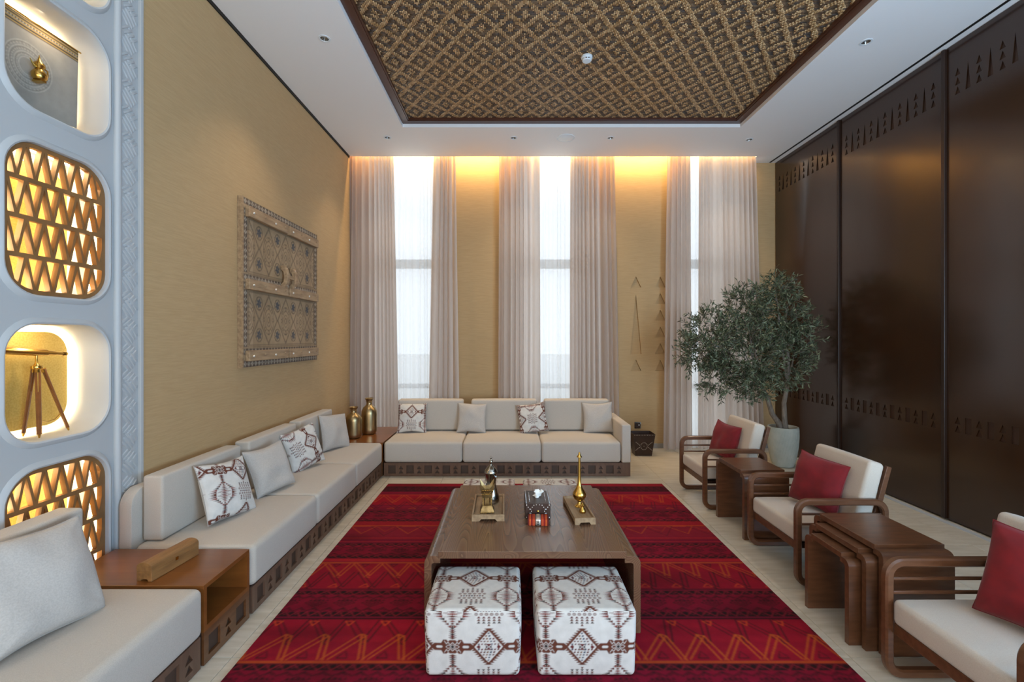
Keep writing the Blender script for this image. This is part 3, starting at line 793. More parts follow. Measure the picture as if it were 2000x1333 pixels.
# block of small marks (centred at u = CX, v = 0)
for s in (-1, 1):
    for q_ in range(5):
        x = CX - 84 + q_ * 42
        for k in range(3): T(x, s * (54 + k * 20), 32, 17, (MR, BR, '2E1A14')[k], -s)
    for q_ in range(6):
        x = CX - 105 + q_ * 42
        fc.poly([(x + 17 * math.cos(a), s * 30 + 11 * math.sin(a)) for a in [k * PI / 4 for k in range(8)]], BR)
        fc.poly([(x - 12, s * 30 - 1.6), (x + 12, s * 30 - 1.6), (x + 12, s * 30 + 1.6), (x - 12, s * 30 + 1.6)], 'D0CCC5')
    T(CX, s * 112, 24, 20, BR, -s)
for q_ in range(9):
    x = CX - 92 + q_ * 23; fc.poly([(x - 10, 0), (x, 11), (x + 10, 0), (x, -11)], (MR, NV, BR)[q_ % 3])
fc.smooth(1)
def fab(u, v):  # metres -> colour
    return fc.sample(np.asarray(u) / TP * 600, np.asarray(v) / TP * 600)

# ------------------------------------------------------------------ ottomans
def ottoman_mesh(w, dp, h, offF, offT, step=.0032, r=.022):
    Hh = np.array((w / 2, dp / 2, h / 2)); V = []; Q = []; K = []; n0 = 0
    def face(axis, sign):
        nonlocal n0
        a, b = [k for k in range(3) if k != axis]; sz = 2 * Hh
        na, nb = int(sz[a] / step) + 1, int(sz[b] / step) + 1
        A, B = np.meshgrid(np.linspace(-Hh[a], Hh[a], na), np.linspace(-Hh[b], Hh[b], nb))
        P = np.zeros(A.shape + (3,)); P[..., a] = A; P[..., b] = B; P[..., axis] = sign * Hh[axis]
        inn = np.clip(P, -(Hh - r), Hh - r); dlt = P - inn; nrm = np.linalg.norm(dlt, axis=-1, keepdims=True)
        S = inn + dlt / nrm * r
        fa = 1 - (A / Hh[a]) ** 2; fb = 1 - (B / Hh[b]) ** 2
        S[..., axis] += sign * .008 * fa * fb
        tp = 1 - .035 * (1 - (P[..., 2] / Hh[2])) / 2 * (1 if True else 0); S[..., 0] *= tp
        if axis == 1: c = fab(A + offF[0], B + offF[1])
        elif axis == 2: c = fab(A + offT[0], B + offT[1])
        else: c = fab(A + offF[0] * .5, B + offF[1])
        idx = np.arange(A.size).reshape(A.shape) + n0
        q = np.stack([idx[:-1, :-1], idx[:-1, 1:], idx[1:, 1:], idx[1:, :-1]], -1).reshape(-1, 4)
        good = {(0, 1): 1, (1, 1): 0, (2, 1): 1}[(axis, 1)]
        if (sign > 0) != bool(good): q = q[:, ::-1]
        V.append(S.reshape(-1, 3)); Q.append(q); K.append(c.reshape(-1, 3)); n0 += A.size
    for ax in range(3):
        for sg in (-1, 1):
            if (ax, sg) != (2, -1): face(ax, sg)
    V = np.concatenate(V); V[:, 2] += h / 2
    return np_mesh(V, np.concatenate(Q), np.concatenate(K), 'ottoman')
S0 = TP / 600
def make_ott(cx, cy, w, dp, me, label, rz=0):
    t = thing('ottoman', label, 'ottoman', (cx, cy, .0112), rz, 'printed cube ottomans around the coffee table')
    O('printed_cover', me, M['print'], t)
    for sx in (-1, 1):
        for sy in (-1, 1): O('foot', G().box(sx * w * .36 - .02, sx * w * .36 + .02, sy * dp * .38 - .02, sy * dp * .38 + .02, 0, .012), M['dark'], t)
    return t
h_o = .312
# front print: diamond of the left ottoman sits right of centre, on the right ottoman left of centre
mA = ottoman_mesh(.457, .425, h_o, (CX * S0 - .077, CY * S0 + .01), (CX * S0 + .013, CY * S0 - .065))
mB = ottoman_mesh(.472, .425, h_o, (CX * S0 + .023, CY * S0 + .01), (CX * S0 - .018, CY * S0 - .065))
make_ott(-.182, 2.345, .457, .425, mA, 'white printed cube ottoman in front of the table on the left, under the brass burner')
make_ott(.353, 2.345, .472, .425, mB, 'white printed cube ottoman in front of the table on the right')
make_ott(-.20, 3.93, .457, .425, mA, 'printed ottoman behind the table, left one by the silver coffee pot', PI)
make_ott(.34, 3.93, .472, .425, mB, 'printed ottoman behind the table, right one facing the long sofa', PI)

# ------------------------------------------------------------------ tables with raised slab and rounded shoulder legs
def shoulder_table(root, Lx, W, H, t, sh, step, m, axis='x', r=.035):
    """legs at both ends of the long axis; sh = shoulder length, step = how far slab rises"""
    fn = (lambda u, v, d: (u, d, v)) if axis == 'x' else (lambda u, v, d: (d, u, v))
    a = Lx / 2; zs = H - step
    O('table_top', G().plate([(-a + sh, H - t), (a - sh, H - t), (a - sh, H), (-a + sh, H)], [], -W / 2, W / 2, fn), m, root, bevel=.002)
    for s in (-1, 1):
        P = [(a - t, 0), (a, 0)]
        P += [(a - r + r * math.cos(k * PI / 14), zs - r + r * math.sin(k * PI / 14)) for k in range(8)]
        P += [(a - sh - .012, zs), (a - sh - .012, H - t - .0005), (a - sh - .012, zs - t)]
        ri = .012
        P = P[:-3] + [(a - sh + .0002, zs), (a - sh + .0002, H - t - .0005) if H - t < zs else (a - sh + .0002, zs - .001), (a - sh - .01, H - t - .0005), (a - sh - .01, zs - t)]
        P += [(a - t - ri + ri * math.sin(k * PI / 8), zs - t - ri + ri * math.cos(k * PI / 8)) for k in range(5)]
        P = [(s * u, v) for u, v in P]
        O('leg', G().plate(P, [], -W / 2, W / 2, fn), m, root, bevel=.0025)
# grain of the coffee table
mc = mat('coffee_table_oak', '54392A', 0.27, coat=0.35, bump=0)
def add_wave(m):
    N = m.node_tree.nodes; L = m.node_tree.links; b = N['Principled BSDF']
    tc = N.new('ShaderNodeTexCoord'); mp = N.new('ShaderNodeMapping'); mp.inputs['Scale'].default_value = (1.0, .10, 1)
    wv = N.new('ShaderNodeTexNoise'); wv.inputs['Scale'].default_value = 5.0; wv.inputs['Detail'].default_value = 1.0; wv.inputs['Distortion'].default_value = .25
    ml = N.new('ShaderNodeMath'); ml.operation = 'MULTIPLY'; ml.inputs[1].default_value = 44
    fr = N.new('ShaderNodeMath'); fr.operation = 'FRACT'
    cr = N.new('ShaderNodeValToRGB'); cr.color_ramp.elements[0].color = col4('74563F'); cr.color_ramp.elements[1].color = col4('5E4230')
    e = cr.color_ramp.elements.new(.45); e.color = col4('6C4D38'); cr.color_ramp.elements[0].position = .05; cr.color_ramp.elements[2].position = .95
    bp = N.new('ShaderNodeBump'); bp.inputs['Strength'].default_value = .18; bp.inputs['Distance'].default_value = .0015
    L.new(tc.outputs['Object'], mp.inputs[0]); L.new(mp.outputs[0], wv.inputs['Vector']); L.new(wv.outputs[0], ml.inputs[0])
    L.new(ml.outputs[0], fr.inputs[0]); L.new(fr.outputs[0], cr.inputs[0]); L.new(cr.outputs[0], b.inputs['Base Color'])
    L.new(fr.outputs[0], bp.inputs['Height']); L.new(bp.outputs[0], b.inputs['Normal'])
add_wave(mc)
ct = thing('coffee_table', 'large low brown oak coffee table with raised centre slab on red rug', 'coffee table', (.113, 3.005, .0112))
shoulder_table(ct, 1.165, 1.11, .439, .038, .075, .024, mc, 'x', .04)
# single side table and nest of three between the armchairs
t = thing('side_table', 'brown wooden side table between the two far armchairs', 'side table', (2.02, 3.85, 0))
shoulder_table(t, .50, .355, .54, .034, .06, .022, M['walnut'], 'y', .04)
for L_, W2, H_, xc, yc, lb in ((.525, .36, .54, 2.045, 2.545, 'tallest outer table of the brown nesting tables beside the nearest armchair'),
                               (.445, .36, .500, 1.99, 2.545, 'middle sized table of the brown nesting tables'), (.355, .36, .458, 1.935, 2.545, 'smallest innermost table of the brown nesting tables')):
    t = thing('nesting_table', lb, 'nesting table', (xc, yc, 0), group='nest of three brown tables')
    shoulder_table(t, L_, W2, H_, .030, .055, .020, M['walnut'], 'y', .035)

# ------------------------------------------------------------------ sofas
def fret(parent, u0, u1, d_front, d_back, fn, start=.05, pit=.21, z0=.004, z1=.158):
    hs = []; u = u0 + start
    while u + .10 < u1 - .02:
        hs.append(rect(u, u + .085, .035, .128)); c = u + .085 + (pit - .085) / 2
        if c + .04 < u1 - .02:
            for k in range(2): hs.append(tri(c, .036 + k * .048, .078 + k * .048, .052))
        u += pit
    O('fretwork_plinth', G().plate(rect(u0, u1, z0, z1), hs, d_front, d_front + (.014 if d_back > d_front else -.014), fn), M['plinth'], parent)
# left sofa (local = world offset)
def left_sofa(name, label, ys, backs, y_start, y_end, fr_y0, fr_y1):
    bx, by = -1.88, (y_start + y_end) / 2
    t = thing(name, label, 'sofa', (bx, by, 0))
    fret(t, y_start - by, y_end - by, -1.50 - bx, -2 - bx, YZ)
    O('base', G().box(-2.25 - bx, -1.5145 - bx, y_start - by, y_end - by, .004, .158), M['plinthdark'], t)
    for a, b in ys: cush('seat_cushion', -2.185 - bx, -1.487 - bx, a - by + .002, b - by - .002, .160, .398, .035, M['linen'], t, (.004, 0, .010))
    for a, b in backs: cush('back_cushion', -2.175 - bx, -2.055 - bx, a - by, b - by, .405, .788, .016, M['linen'], t, (.008, 0, .004))
    O('back_frame', G().plate([(fr_y0 - by, .16), (fr_y1 - by, .16), (fr_y1 - by, .72)] + [(fr_y0 + .10 - .10 * math.sin(k * PI / 16) - by, .62 + .10 * math.cos(k * PI / 16)) for k in range(9)], [], -2.262 - bx, -2.188 - bx, YZ), M['linen'], t, bevel=.008, smooth=True)
    return t
s1 = left_sofa('sofa', 'long grey sofa along the tan left wall with four scatter cushions', [(2.625, 3.50), (3.50, 4.375), (4.375, 5.245)], [(2.68, 3.46), (3.57, 4.35), (4.44, 5.22)], 2.635, 5.245, 2.62, 5.245)
s2 = left_sofa('sofa', 'near grey sofa at the left below the white niche wall, cut by the picture edge', [(.45, 1.33), (1.33, 2.205)], [(.50, 1.30), (1.40, 2.19)], .45, 2.195, .42, 2.2)
# back sofa
bx, by = -.07, 5.7
s3 = thing('sofa', 'wide three seat grey sofa below the windows with one arm', 'sofa', (bx, by, 0))
fret(s3, -1.475 - bx, 1.375 - bx, 5.262 - by, 6 - by, XZ)
O('base', G().box(-1.475 - bx, 1.375 - bx, 5.277 - by, 6.12 - by, .004, .158), M['plinthdark'], s3)
for a, b in ((-1.478, -.567), (-.567, .345), (.345, 1.268)): cush('seat_cushion', a - bx + .002, b - bx - .002, 5.25 - by, 6.0 - by, .160, .400, .035, M['linen'], s3, (0, .004, .010))
for a, b in ((-1.465, -.625), (-.520, .325), (.42, 1.262)): cush('back_cushion', a - bx, b - bx, 5.86 - by, 6.0 - by, .412, .808, .028, M['linen'], s3, (0, .012, .004))
cush('arm', 1.272 - bx, 1.378 - bx, 5.245 - by, 6.10 - by, .160, .60, .018, M['linen'], s3, (0, 0, 0))
O('back_frame', G().box(-1.465 - bx, 1.27 - bx, 6.02 - by, 6.10 - by, .16, .70), M['linen'], s3, bevel=.01)
# box side table between the sofas and corner table
def box_table(name, label, x0, x1, y0, y1, H, m, frety=True):
    bx, by = (x0 + x1) / 2, (y0 + y1) / 2; t = thing(name, label, 'side table', (bx, by, 0))
    X0, X1, Y0, Y1 = x0 - bx, x1 - bx, y0 - by, y1 - by
    O('table_top', G().box(X0, X1, Y0, Y1, H - .022, H), m, t, bevel=.0015)
    for s in (0, 1): O('side_panel', G().box(X0, X1, (Y0, Y1 - .022)[s], (Y0 + .022, Y1)[s], .19, H - .0221), m, t)
    O('shelf', G().box(X0, X1, Y0, Y1, .165, .1899), m, t)
    O('back_panel', G().box(X0, X0 + .015, Y0 + .0221, Y1 - .0221, .19, H - .0221), m, t)
    O('base', G().box(X0 + .02, X1 - .015, Y0 + .002, Y1 - .002, .004, .1645), M['plinthdark'], t)
    O('fretwork_plinth', G().plate(rect(Y0, Y1, .004, .1648), [rect(Y0 + .035, Y0 + .125, .035, .13), rect(Y1 - .125, Y1 - .035, .035, .13), tri(0, .036, .078, .05), tri(0, .084, .126, .05)], X1, X1 - .013, YZ), M['walnuty'], t)
    return t
box_table('side_table', 'low open brown box table between the near sofa and the long sofa', -2.262, -1.497, 2.215, 2.600, .395, M['teak'])
box_table('corner_table', 'brown corner table in the room corner carrying two brass vases', -2.262, -1.49, 5.256, 6.20, .392, M['teak'])

# ------------------------------------------------------------------ pillows
def pillow_mesh(s, th, seed, colf=None, n=46):
    if colf: n = 110
    u = np.linspace(-1, 1, n); U, Vv = np.meshgrid(u, u); rr = np.random.RandomState(seed)
    hx = s / 2; pin = .080
    X = hx * U * (1 - pin * (1 - Vv ** 2) * U ** 2) ; Z = hx * Vv * (1 - pin * (1 - U ** 2) * Vv ** 2)
    Z = Z + .01 * s * np.sin(3 * U + seed)
    base = np.clip((1 - U ** 2), 0, 1) ** .42 * np.clip((1 - Vv ** 2), 0, 1) ** .42
    wr = np.zeros_like(U)
    for k in range(12):
        a = rr.rand() * 6.28; f = 3 + rr.rand() * 7; wr += np.sin(f * (U * math.cos(a) + Vv * math.sin(a)) + rr.rand() * 6) * .5 / f
    # radial pleats near the corners
    ang = np.arctan2(1 - np.abs(Vv), 1 - np.abs(U)); dist = np.hypot(1 - np.abs(Vv), 1 - np.abs(U))
    wr += .22 * np.sin(ang * 9 + seed) * np.exp(-(dist / .5) ** 2)
    T_ = th / 2 * base * (1 + .34 * wr); T_ = T_ * (1 - .10 * Vv)
    F_ = np.stack([X, -T_, Z], -1); B_ = np.stack([X, T_, Z], -1)
    idx = np.arange(n * n).reshape(n, n)
    q = np.stack([idx[:-1, :-1], idx[:-1, 1:], idx[1:, 1:], idx[1:, :-1]], -1).reshape(-1, 4)
    V = np.concatenate([F_.reshape(-1, 3), B_.reshape(-1, 3)]); Q = np.concatenate([q, q[:, ::-1] + n * n])
    V[:, 2] += hx
    c = None
    if colf: cc = colf(X, Z).reshape(-1, 3); c = np.concatenate([cc, cc])
    return np_mesh(V, Q, c, 'pillow')
def pillow(label, loc, yaw, tilt, roll, s, th, seed, m, colf=None, group=None):
    """yaw: direction the front faces (0 = towards -Y), tilt back, roll in plane"""
    t = thing('scatter_cushion', label, 'cushion', loc, 0, group)
    t.rotation_euler = (Matrix.Rotation(yaw, 3, 'Z') @ Matrix.Rotation(-tilt, 3, 'X') @ Matrix.Rotation(roll, 3, 'Y')).to_euler()
    O('cover', pillow_mesh(s, th, seed, colf), m, t)
    n = 40; hx = s / 2; pts = []
    for k in range(n * 4):
        e, f = divmod(k, n); a = -1 + 2 * f / n
        U, Vv = ((a, -1), (1, a), (-a, 1), (-1, -a))[e]
        pts.append((hx * U * (1 - .080 * (1 - Vv ** 2) * U ** 2), 0, hx * Vv * (1 - .080 * (1 - U ** 2) * Vv ** 2) + .01 * s * math.sin(3 * U + seed) + hx))
    O('piping', G().tube(pts, .0028, 5, closed=True), M['seam'] if m is not M['velvet'] else M['velvet'], t, smooth=True)
    return t
def fpat(du, dv, rot=0):
    c_, s_ = math.cos(rot), math.sin(rot)
    return lambda X, Z: fab((X * c_ - Z * s_) * 1.05 + du, (X * s_ + Z * c_) * 1.05 + dv)
RT = math.radians
lg = 'scatter cushions on the long left sofa'; bgp = 'scatter cushions on the back sofa'; rd = 'red velvet cushions on the armchairs'
pillow('large pale grey cushion leaning on the near sofa back', (-1.84, 1.82, .408), RT(84), RT(22), RT(3), .43, .18, 3, M['pgrey'])
pillow('white cushion with brown tribal print nearest on the long left sofa', (-1.85, 3.03, .408), RT(78), RT(21), RT(4), .385, .13, 4, M['print'], fpat(.08, .04, RT(8)), lg)
pillow('plain pale grey cushion behind the nearest printed one on the left sofa', (-1.83, 3.56, .408), RT(70), RT(22), RT(-3), .365, .14, 5, M['pgrey'], None, lg)
pillow('smaller white cushion with brown print on the far part of the left sofa', (-1.86, 4.20, .406), RT(66), RT(17), RT(-8), .38, .13, 6, M['print'], fpat(.20, .10, RT(80)), lg)
pillow('plain grey cushion at the far end of the left sofa by the brass vases', (-1.88, 4.90, .406), RT(68), RT(16), RT(6), .38, .13, 7, M['pgrey'], None, lg)
pillow('printed cushion at the left end of the back sofa', (-1.26, 5.74, .408), RT(3), RT(14), RT(0), .37, .12, 8, M['print'], fpat(.344 * .5, .09, 0), bgp)
pillow('plain beige grey cushion on the back sofa behind the silver coffee pot', (-.51, 5.74, .408), RT(-2), RT(15), RT(1), .37, .12, 9, M['pgrey'], None, bgp)
pillow('tilted printed cushion right of centre on the back sofa', (.29, 5.72, .412), RT(-4), RT(15), RT(-9), .37, .12, 10, M['print'], fpat(.16, .0, RT(90)), bgp)
pillow('plain pale cushion against the arm of the back sofa', (1.10, 5.73, .408), RT(-3), RT(14), RT(-2), .38, .13, 11, M['pgrey'], None, bgp)

# ------------------------------------------------------------------ armchairs (front faces -X)
def make_chair(label):
    t = thing('armchair', label, 'armchair', (0, 0, 0), 0, 'wooden framed cream armchairs in a row')
    W = .62; Dp = .60; H = .565
    for s in (-1, 1):
        lp = rrect(.021, Dp - .021, .021, H - .021, .065, 7)
        path = [(u, s * (W / 2 - .02), v) for u, v in lp]
        g = G(); n = len(path); prof = [(-.020, -.012), (-.012, -.020), (.012, -.020), (.020, -.012), (.020, .012), (.012, .020), (-.012, .020), (-.020, .012)]
        vs = []
        for i in range(n):
            a, b = Vector(path[i - 1]), Vector(path[(i + 1) % n]); tg = (b - a).normalized(); sd = Vector((0, 1, 0)); nn = tg.cross(sd).normalized()
            for p, q_ in prof: vs.append(Vector(path[i]) + nn * q_ + sd * p)
        fs = [(i * 8 + k, i * 8 + (k + 1) % 8, ((i + 1) % n) * 8 + (k + 1) % 8, ((i + 1) % n) * 8 + k) for i in range(n) for k in range(8)]
        g.add(vs, fs); O('side_frame', g, M['walnut'], t, smooth=True)
        for z in (.465, .40): O('rail', G().box(.041, Dp - .041, s * (W / 2 - .02) - .007, s * (W / 2 - .02) + .007, z - .007, z + .007), M['walnut'], t, bevel=.003)
        O('back_stile', G().plate([(.475, .22), (.515, .22), (.655, .755), (.625, .765)], [], s * (W / 2 - .062) - .011, s * (W / 2 - .062) + .011, XZ), M['walnut'], t, bevel=.003)
    O('front_rail', G().plate([(.034, .215), (.056, .215), (.056, .268), (.034, .268)], [], -W / 2 + .0402, W / 2 - .0402, XZ), M['walnut'], t, bevel=.003)
    O('rear_rail', G().box(.545, .565, -W / 2 + .0402, W / 2 - .0402, .20, .26), M['walnut'], t, bevel=.003)
    O('seat_base', G().box(.057, .54, -W / 2 + .0402, W / 2 - .0402, .235, .262), M['dark'], t)
    cush('seat_cushion', .02, .50, -W / 2 + .043, W / 2 - .043, .269, .388, .026, M['cream'], t, (.004, 0, .008))
    me = rbox(.105, W - .088, .44, .026, bulge=(.01, 0, .004))
    O('back_cushion', me, M['cream'], t, (.505, 0, .575), (0, RT(14.5), 0))
    O('back_slat', G().plate([(.60, .66), (.625, .66), (.642, .73), (.617, .73)], [], -W / 2 + .075, W / 2 - .075, XZ), M['walnut'], t)
    return t
c1 = make_chair('cream and walnut armchair farthest away, in front of the potted olive tree'); c1.location = (1.785, 4.54, 0)
c2 = dup(c1, (1.825, 3.225, 0), None, 'cream and walnut armchair in the middle of the row, between the side tables')
c3 = dup(c1, (1.755, 1.86, 0), None, 'nearest cream and walnut armchair, beside the nesting tables, cut by the picture edge')
c3.rotation_euler = (0, 0, 0)
pillow('small red velvet cushion on the farthest armchair', (2.11, 4.60, .40), RT(-76), RT(14), RT(5), .35, .15, 12, M['velvet'], None, rd)
pillow('red velvet cushion on the middle armchair', (2.13, 3.24, .40), RT(-72), RT(14), RT(6), .365, .16, 13, M['velvet'], None, rd)
pillow('large red velvet cushion on the nearest armchair', (2.10, 1.82, .40), RT(-70), RT(14), RT(4), .40, .17, 14, M['velvet'], None, rd)

# ------------------------------------------------------------------ carved door panel on the left wall
dw = thing('carved_door_panel', 'carved brown wooden door panel hung on the tan wall', 'wall art', (XL, 4.51, 1.355))
PW, PH = 1.42, 1.43; dc = Canvas(PW, PH, .004, '9A8262')
for k in range(10): dc.poly([(k * .142, 0), (k * .142 + .14, 0), (k * .142 + .14, PH), (k * .142, PH)], R.choice(['A08868', '947C5E', 'AA9070', '998060']), .7)
CD, CB, CW_ = '2E2018', '46484C', 'A08C70'
def dborder(x0, x1, y0, y1, horiz):
    dc.poly(rect(x0, x1, y0, y1), '6A5848')
    n = max(1, int(((x1 - x0) if horiz else (y1 - y0)) / .052)); 
    for k in range(n):
        if horiz: c = (x0 + (k + .5) * (x1 - x0) / n, (y0 + y1) / 2); a, b = (x1 - x0) / n / 2, (y1 - y0) / 2
        else: c = ((x0 + x1) / 2, y0 + (k + .5) * (y1 - y0) / n); a, b = (x1 - x0) / 2, (y1 - y0) / n / 2
        dc.poly([(c[0] - a * .78, c[1]), (c[0], c[1] + b * .78), (c[0] + a * .78, c[1]), (c[0], c[1] - b * .78)], 'B8AA94')
        dc.line([(c[0] - a, c[1] + b), (c[0] + a, c[1] - b)], .004, '2E241E'); dc.line([(c[0] - a, c[1] - b), (c[0] + a, c[1] + b)], .004, '2E241E')
def ring(cx, cy, rx, ry, w, c): dc.line([(cx + rx * math.cos(k * PI / 9), cy + ry * math.sin(k * PI / 9)) for k in range(18)], w, c, True)
for (ya, yb) in ((.17, .655), (.80, 1.275)):
    dborder(.0, PW, ya - .065, ya - .012, True); dborder(0, PW, yb + .012, yb + .065, True)
    dborder(.0, .055, ya, yb, False); dborder(PW - .055, PW, ya, yb, False)
    for o_ in (0, .014): dc.line(rect(.065 + o_, PW - .065 - o_, ya + o_, yb - o_), .004, CD, True)
    m_ = (ya + yb) / 2; hh = (yb - ya) / 2 - .016; n = 4; wv = (PW - .16) / n
    for k in range(n + 1):
        cx_ = .08 + k * wv
        for o_ in (1, .93): dc.line([(max(.08, cx_ - wv / 2 * o_), m_ if cx_ - wv / 2 * o_ > .08 else m_), (cx_, m_ + hh * o_), (min(PW - .08, cx_ + wv / 2 * o_), m_), (cx_, m_ - hh * o_)], .004, CD, True)
        for s_, wd in ((.09, .004), (.065, .004), (.04, .004), (.018, .006)):
            if .08 < cx_ < PW - .08 or True: ring(cx_, m_, s_, s_ * 1.5, wd, '3E2E24')
        for q_ in range(8):
            a = q_ * PI / 4; px2, py2 = cx_ + .075 * math.cos(a), m_ + .115 * math.sin(a)
            if .08 < px2 < PW - .08: ring(px2, py2, .014, .016, .004, '3E2E24')
    for k in range(n):
        cx_ = .08 + (k + .5) * wv
        for s_ in (-1, 1):
            cy_ = m_ + s_ * hh * .62; ring(cx_, cy_, .052, .058, .006, CD)
            for q_ in range(6):
                a = q_ * PI / 3 + .3; t_ = (cx_ + .045 * math.cos(a), cy_ + .05 * math.sin(a)); n_ = (-math.sin(a) * .013, math.cos(a) * .013)
                dc.poly([(cx_, cy_), (cx_ + .025 * math.cos(a) + n_[0], cy_ + .028 * math.sin(a) + n_[1]), t_, (cx_ + .025 * math.cos(a) - n_[0], cy_ + .028 * math.sin(a) - n_[1])], CB)
dborder(0, PW, .0, .055, True); dborder(0, PW, PH - .055, PH, True)
dc.smooth(1)
gx = np.linspace(0, PW, 300); gz = np.linspace(0, PH, 300); GX, GZ = np.meshgrid(gx, gz); colr = dc.sample(GX, GZ)
lum = colr.mean(-1); relief = np.clip((lum - .05) / .2, 0, 1) * .003
O('carved_face', grid_mesh(np.stack([.040 + relief, GX - PW / 2, GZ], -1), colr, 'carved'), M['carve'], dw)
O('board', G().box(.001, .0385, -PW / 2 - .002, PW / 2 + .002, -.002, PH + .002), M['palewood'], dw)
for y0 in (-PW / 2 - .018, PW / 2 + .0025): O('side_batten', G().box(.001, .046, y0, y0 + .0155, -.004, PH + .004), M['palewood'], dw)
for z in (1.315, .702, .095):
    for s in (0, 1):
        y0 = -PW / 2 + .02 + s * .70; b = O('crossbar', G().box(.0435, .085, y0, y0 + .665, z - .045, z + .045), M['palewood'], dw, bevel=.006)
        for q_ in range(4): O('stud', G().lathe([(.011, 0), (.010, .005), (.005, .009), (.001, .010)], 10).mesh('stud', smooth=True), M['palewood'] if q_ % 2 else M['stud'], b, (.0852, y0 + .06 + q_ * .18, z + (.008 if q_ % 2 else -.004)), (0, PI / 2, 0))
for s in (-1, 1):
    pts = [(.047, 0, -.11), (.085, 0, -.105), (.11, 0, -.06), (.118, 0, 0), (.11, 0, .06), (.085, 0, .105), (.047, 0, .11), (.047, 0, .07), (.07, 0, .05), (.078, 0, 0), (.07, 0, -.05), (.047, 0, -.07)]
    k = O('knocker', G().plate([(p[0], p[2] + .84) for p in pts], [], s * .085 - .022, s * .085 + .022, XZ), M['palewood'], dw, bevel=.005)
    for zz in (-.08, .08): O('stud', G().lathe([(.008, 0), (.007, .004), (.001, .007)], 8).mesh('stud', smooth=True), M['stud'], k, (.094, s * .085, .84 + zz), (0, PI / 2, 0))
O('latch_bar', G().box(.086, .104, -.062, .062, .825, .86), M['palewood'], dw, bevel=.003)

# ------------------------------------------------------------------ brass vases
def vase(loc, sc, label):
    t = thing('brass_vase', label, 'vase', loc, 0, 'pair of brass vases in the corner')
    pr = [(.06, 0), (.085, .006), (.094, .02), (.097, .05), (.097, .20), (.094, .23), (.075, .265), (.045, .285), (.036, .295), (.034, .312), (.037, .330), (.05, .352), (.056, .358), (.052, .360), (.034, .335), (.028, .31)]
    O('body', G().lathe([(r * sc[0], z * sc[1]) for r, z in pr], 36), M['abrass'], t, smooth=True)
    for z in (.293, .322): O('neck_ring', G().tube([(.0365 * sc[0] * math.cos(k * PI / 12), .0365 * sc[0] * math.sin(k * PI / 12), z * sc[1]) for k in range(24)], .004, 6, True), M['abrass'], t, smooth=True)
vase((-1.915, 5.52, .3925), (1.0, 1.04), 'shorter brass vase standing in front on the corner table')
vase((-1.80, 5.76, .3925), (1.0, 1.25), 'taller brass vase standing behind on the corner table')

# ------------------------------------------------------------------ wooden box on the side table
t = thing('wooden_box', 'long rough wooden box with rounded lid on the low side table', 'box', (-1.80, 2.395, .396), RT(-7))
w2, l2 = .042, .145
O('body', G().plate([(-w2, 0), (-w2 * .5, 0), (-w2 * .4, .010), (w2 * .4, .010), (w2 * .5, 0), (w2, 0), (w2, .048), (-w2, .048)], [], -l2, l2, XZ), M['box'], t, bevel=.002)
O('lid', G().plate([(-w2, .0485), (w2, .0485), (w2, .07)] + [(w2 * math.cos(k * PI / 10), .07 + .022 * math.sin(k * PI / 10)) for k in range(1, 10)] + [(-w2, .07)], [], -l2, l2, XZ), M['box'], t, bevel=.002)
O('clasp', G().box(w2 + .0005, w2 + .004, -.008, .008, .04, .056), M['brass'], t)

# ------------------------------------------------------------------ things on the coffee table
ZT = .0112 + .439
def tray(loc, W, L_, rz, m, label):
    t = thing('wooden_tray', label, 'tray', loc, rz, 'wooden trays on the coffee table')
    a, b = W / 2, L_ / 2
    O('tray_base', G().box(-a + .0105, a - .0105, -b + .0105, b - .0105, .018, .028), m, t)
    for s in (-1, 1):
        O('end_board', G().plate([(-a, 0), (-a * .55, 0), (-a * .42, .014), (a * .42, .014), (a * .55, 0), (a, 0), (a, .042), (-a, .042)], [], s * b - s * .0105, s * b, XZ), m, t, bevel=.001)
        O('side_board', G().box(*sorted((s * a, s * (a - .010))), -b + .0106, b - .0106, .014, .042), m, t)
    return t
tray((-.150, 3.045, ZT), .205, .385, RT(1), M['palewood'], 'wooden tray holding the silver coffee pot and brass burner')
tray((.440, 3.0, ZT), .130, .40, RT(4), M['palewood'], 'narrow pale wooden tray holding the brass sprinkler')
# incense burner
t = thing('incense_burner', 'studded antique brass incense burner on the left tray', 'incense burner', (-.158, 2.955, ZT + .0285), RT(4))
def sq(gg, prof):
    vs = []; fs = []
    for r, z in prof: vs += [(-r, -r, z), (r, -r, z), (r, r, z), (-r, r, z)]
    for i in range(len(prof) - 1): fs += [(i * 4 + k, i * 4 + (k + 1) % 4, (i + 1) * 4 + (k + 1) % 4, (i + 1) * 4 + k) for k in range(4)]
    fs += [(3, 2, 1, 0), tuple(len(prof) * 4 - 4 + k for k in range(4))]; return gg.add(vs, fs)
O('foot', sq(G(), [(.046, 0), (.046, .006), (.030, .044)]), M['obrass'], t, bevel=.001)
for sx in (-1, 1):
    for sy in (-1, 1): O('post', G().box(sx * .026 - .005, sx * .026 + .005, sy * .026 - .005, sy * .026 + .005, .0442, .095), M['obrass'], t)
O('core', G().box(-.014, .014, -.014, .014, .0442, .095), M['obrass'], t)
O('bowl', sq(G(), [(.032, .0953), (.036, .125), (.042, .150), (.040, .152), (.030, .130)]), M['obrass'], t)
for sx in (-1, 1):
    for sy in (-1, 1): O('crown_horn', G().add([(sx * .043, sy * .043, .150), (sx * .012, sy * .042, .150), (sx * .042, sy * .012, .150), (sx * .047, sy * .047, .195), (sx * .036, sy * .036, .150)], [(0, 1, 3), (0, 3, 2), (1, 4, 3), (4, 2, 3), (0, 2, 4, 1)]), M['obrass'], t)
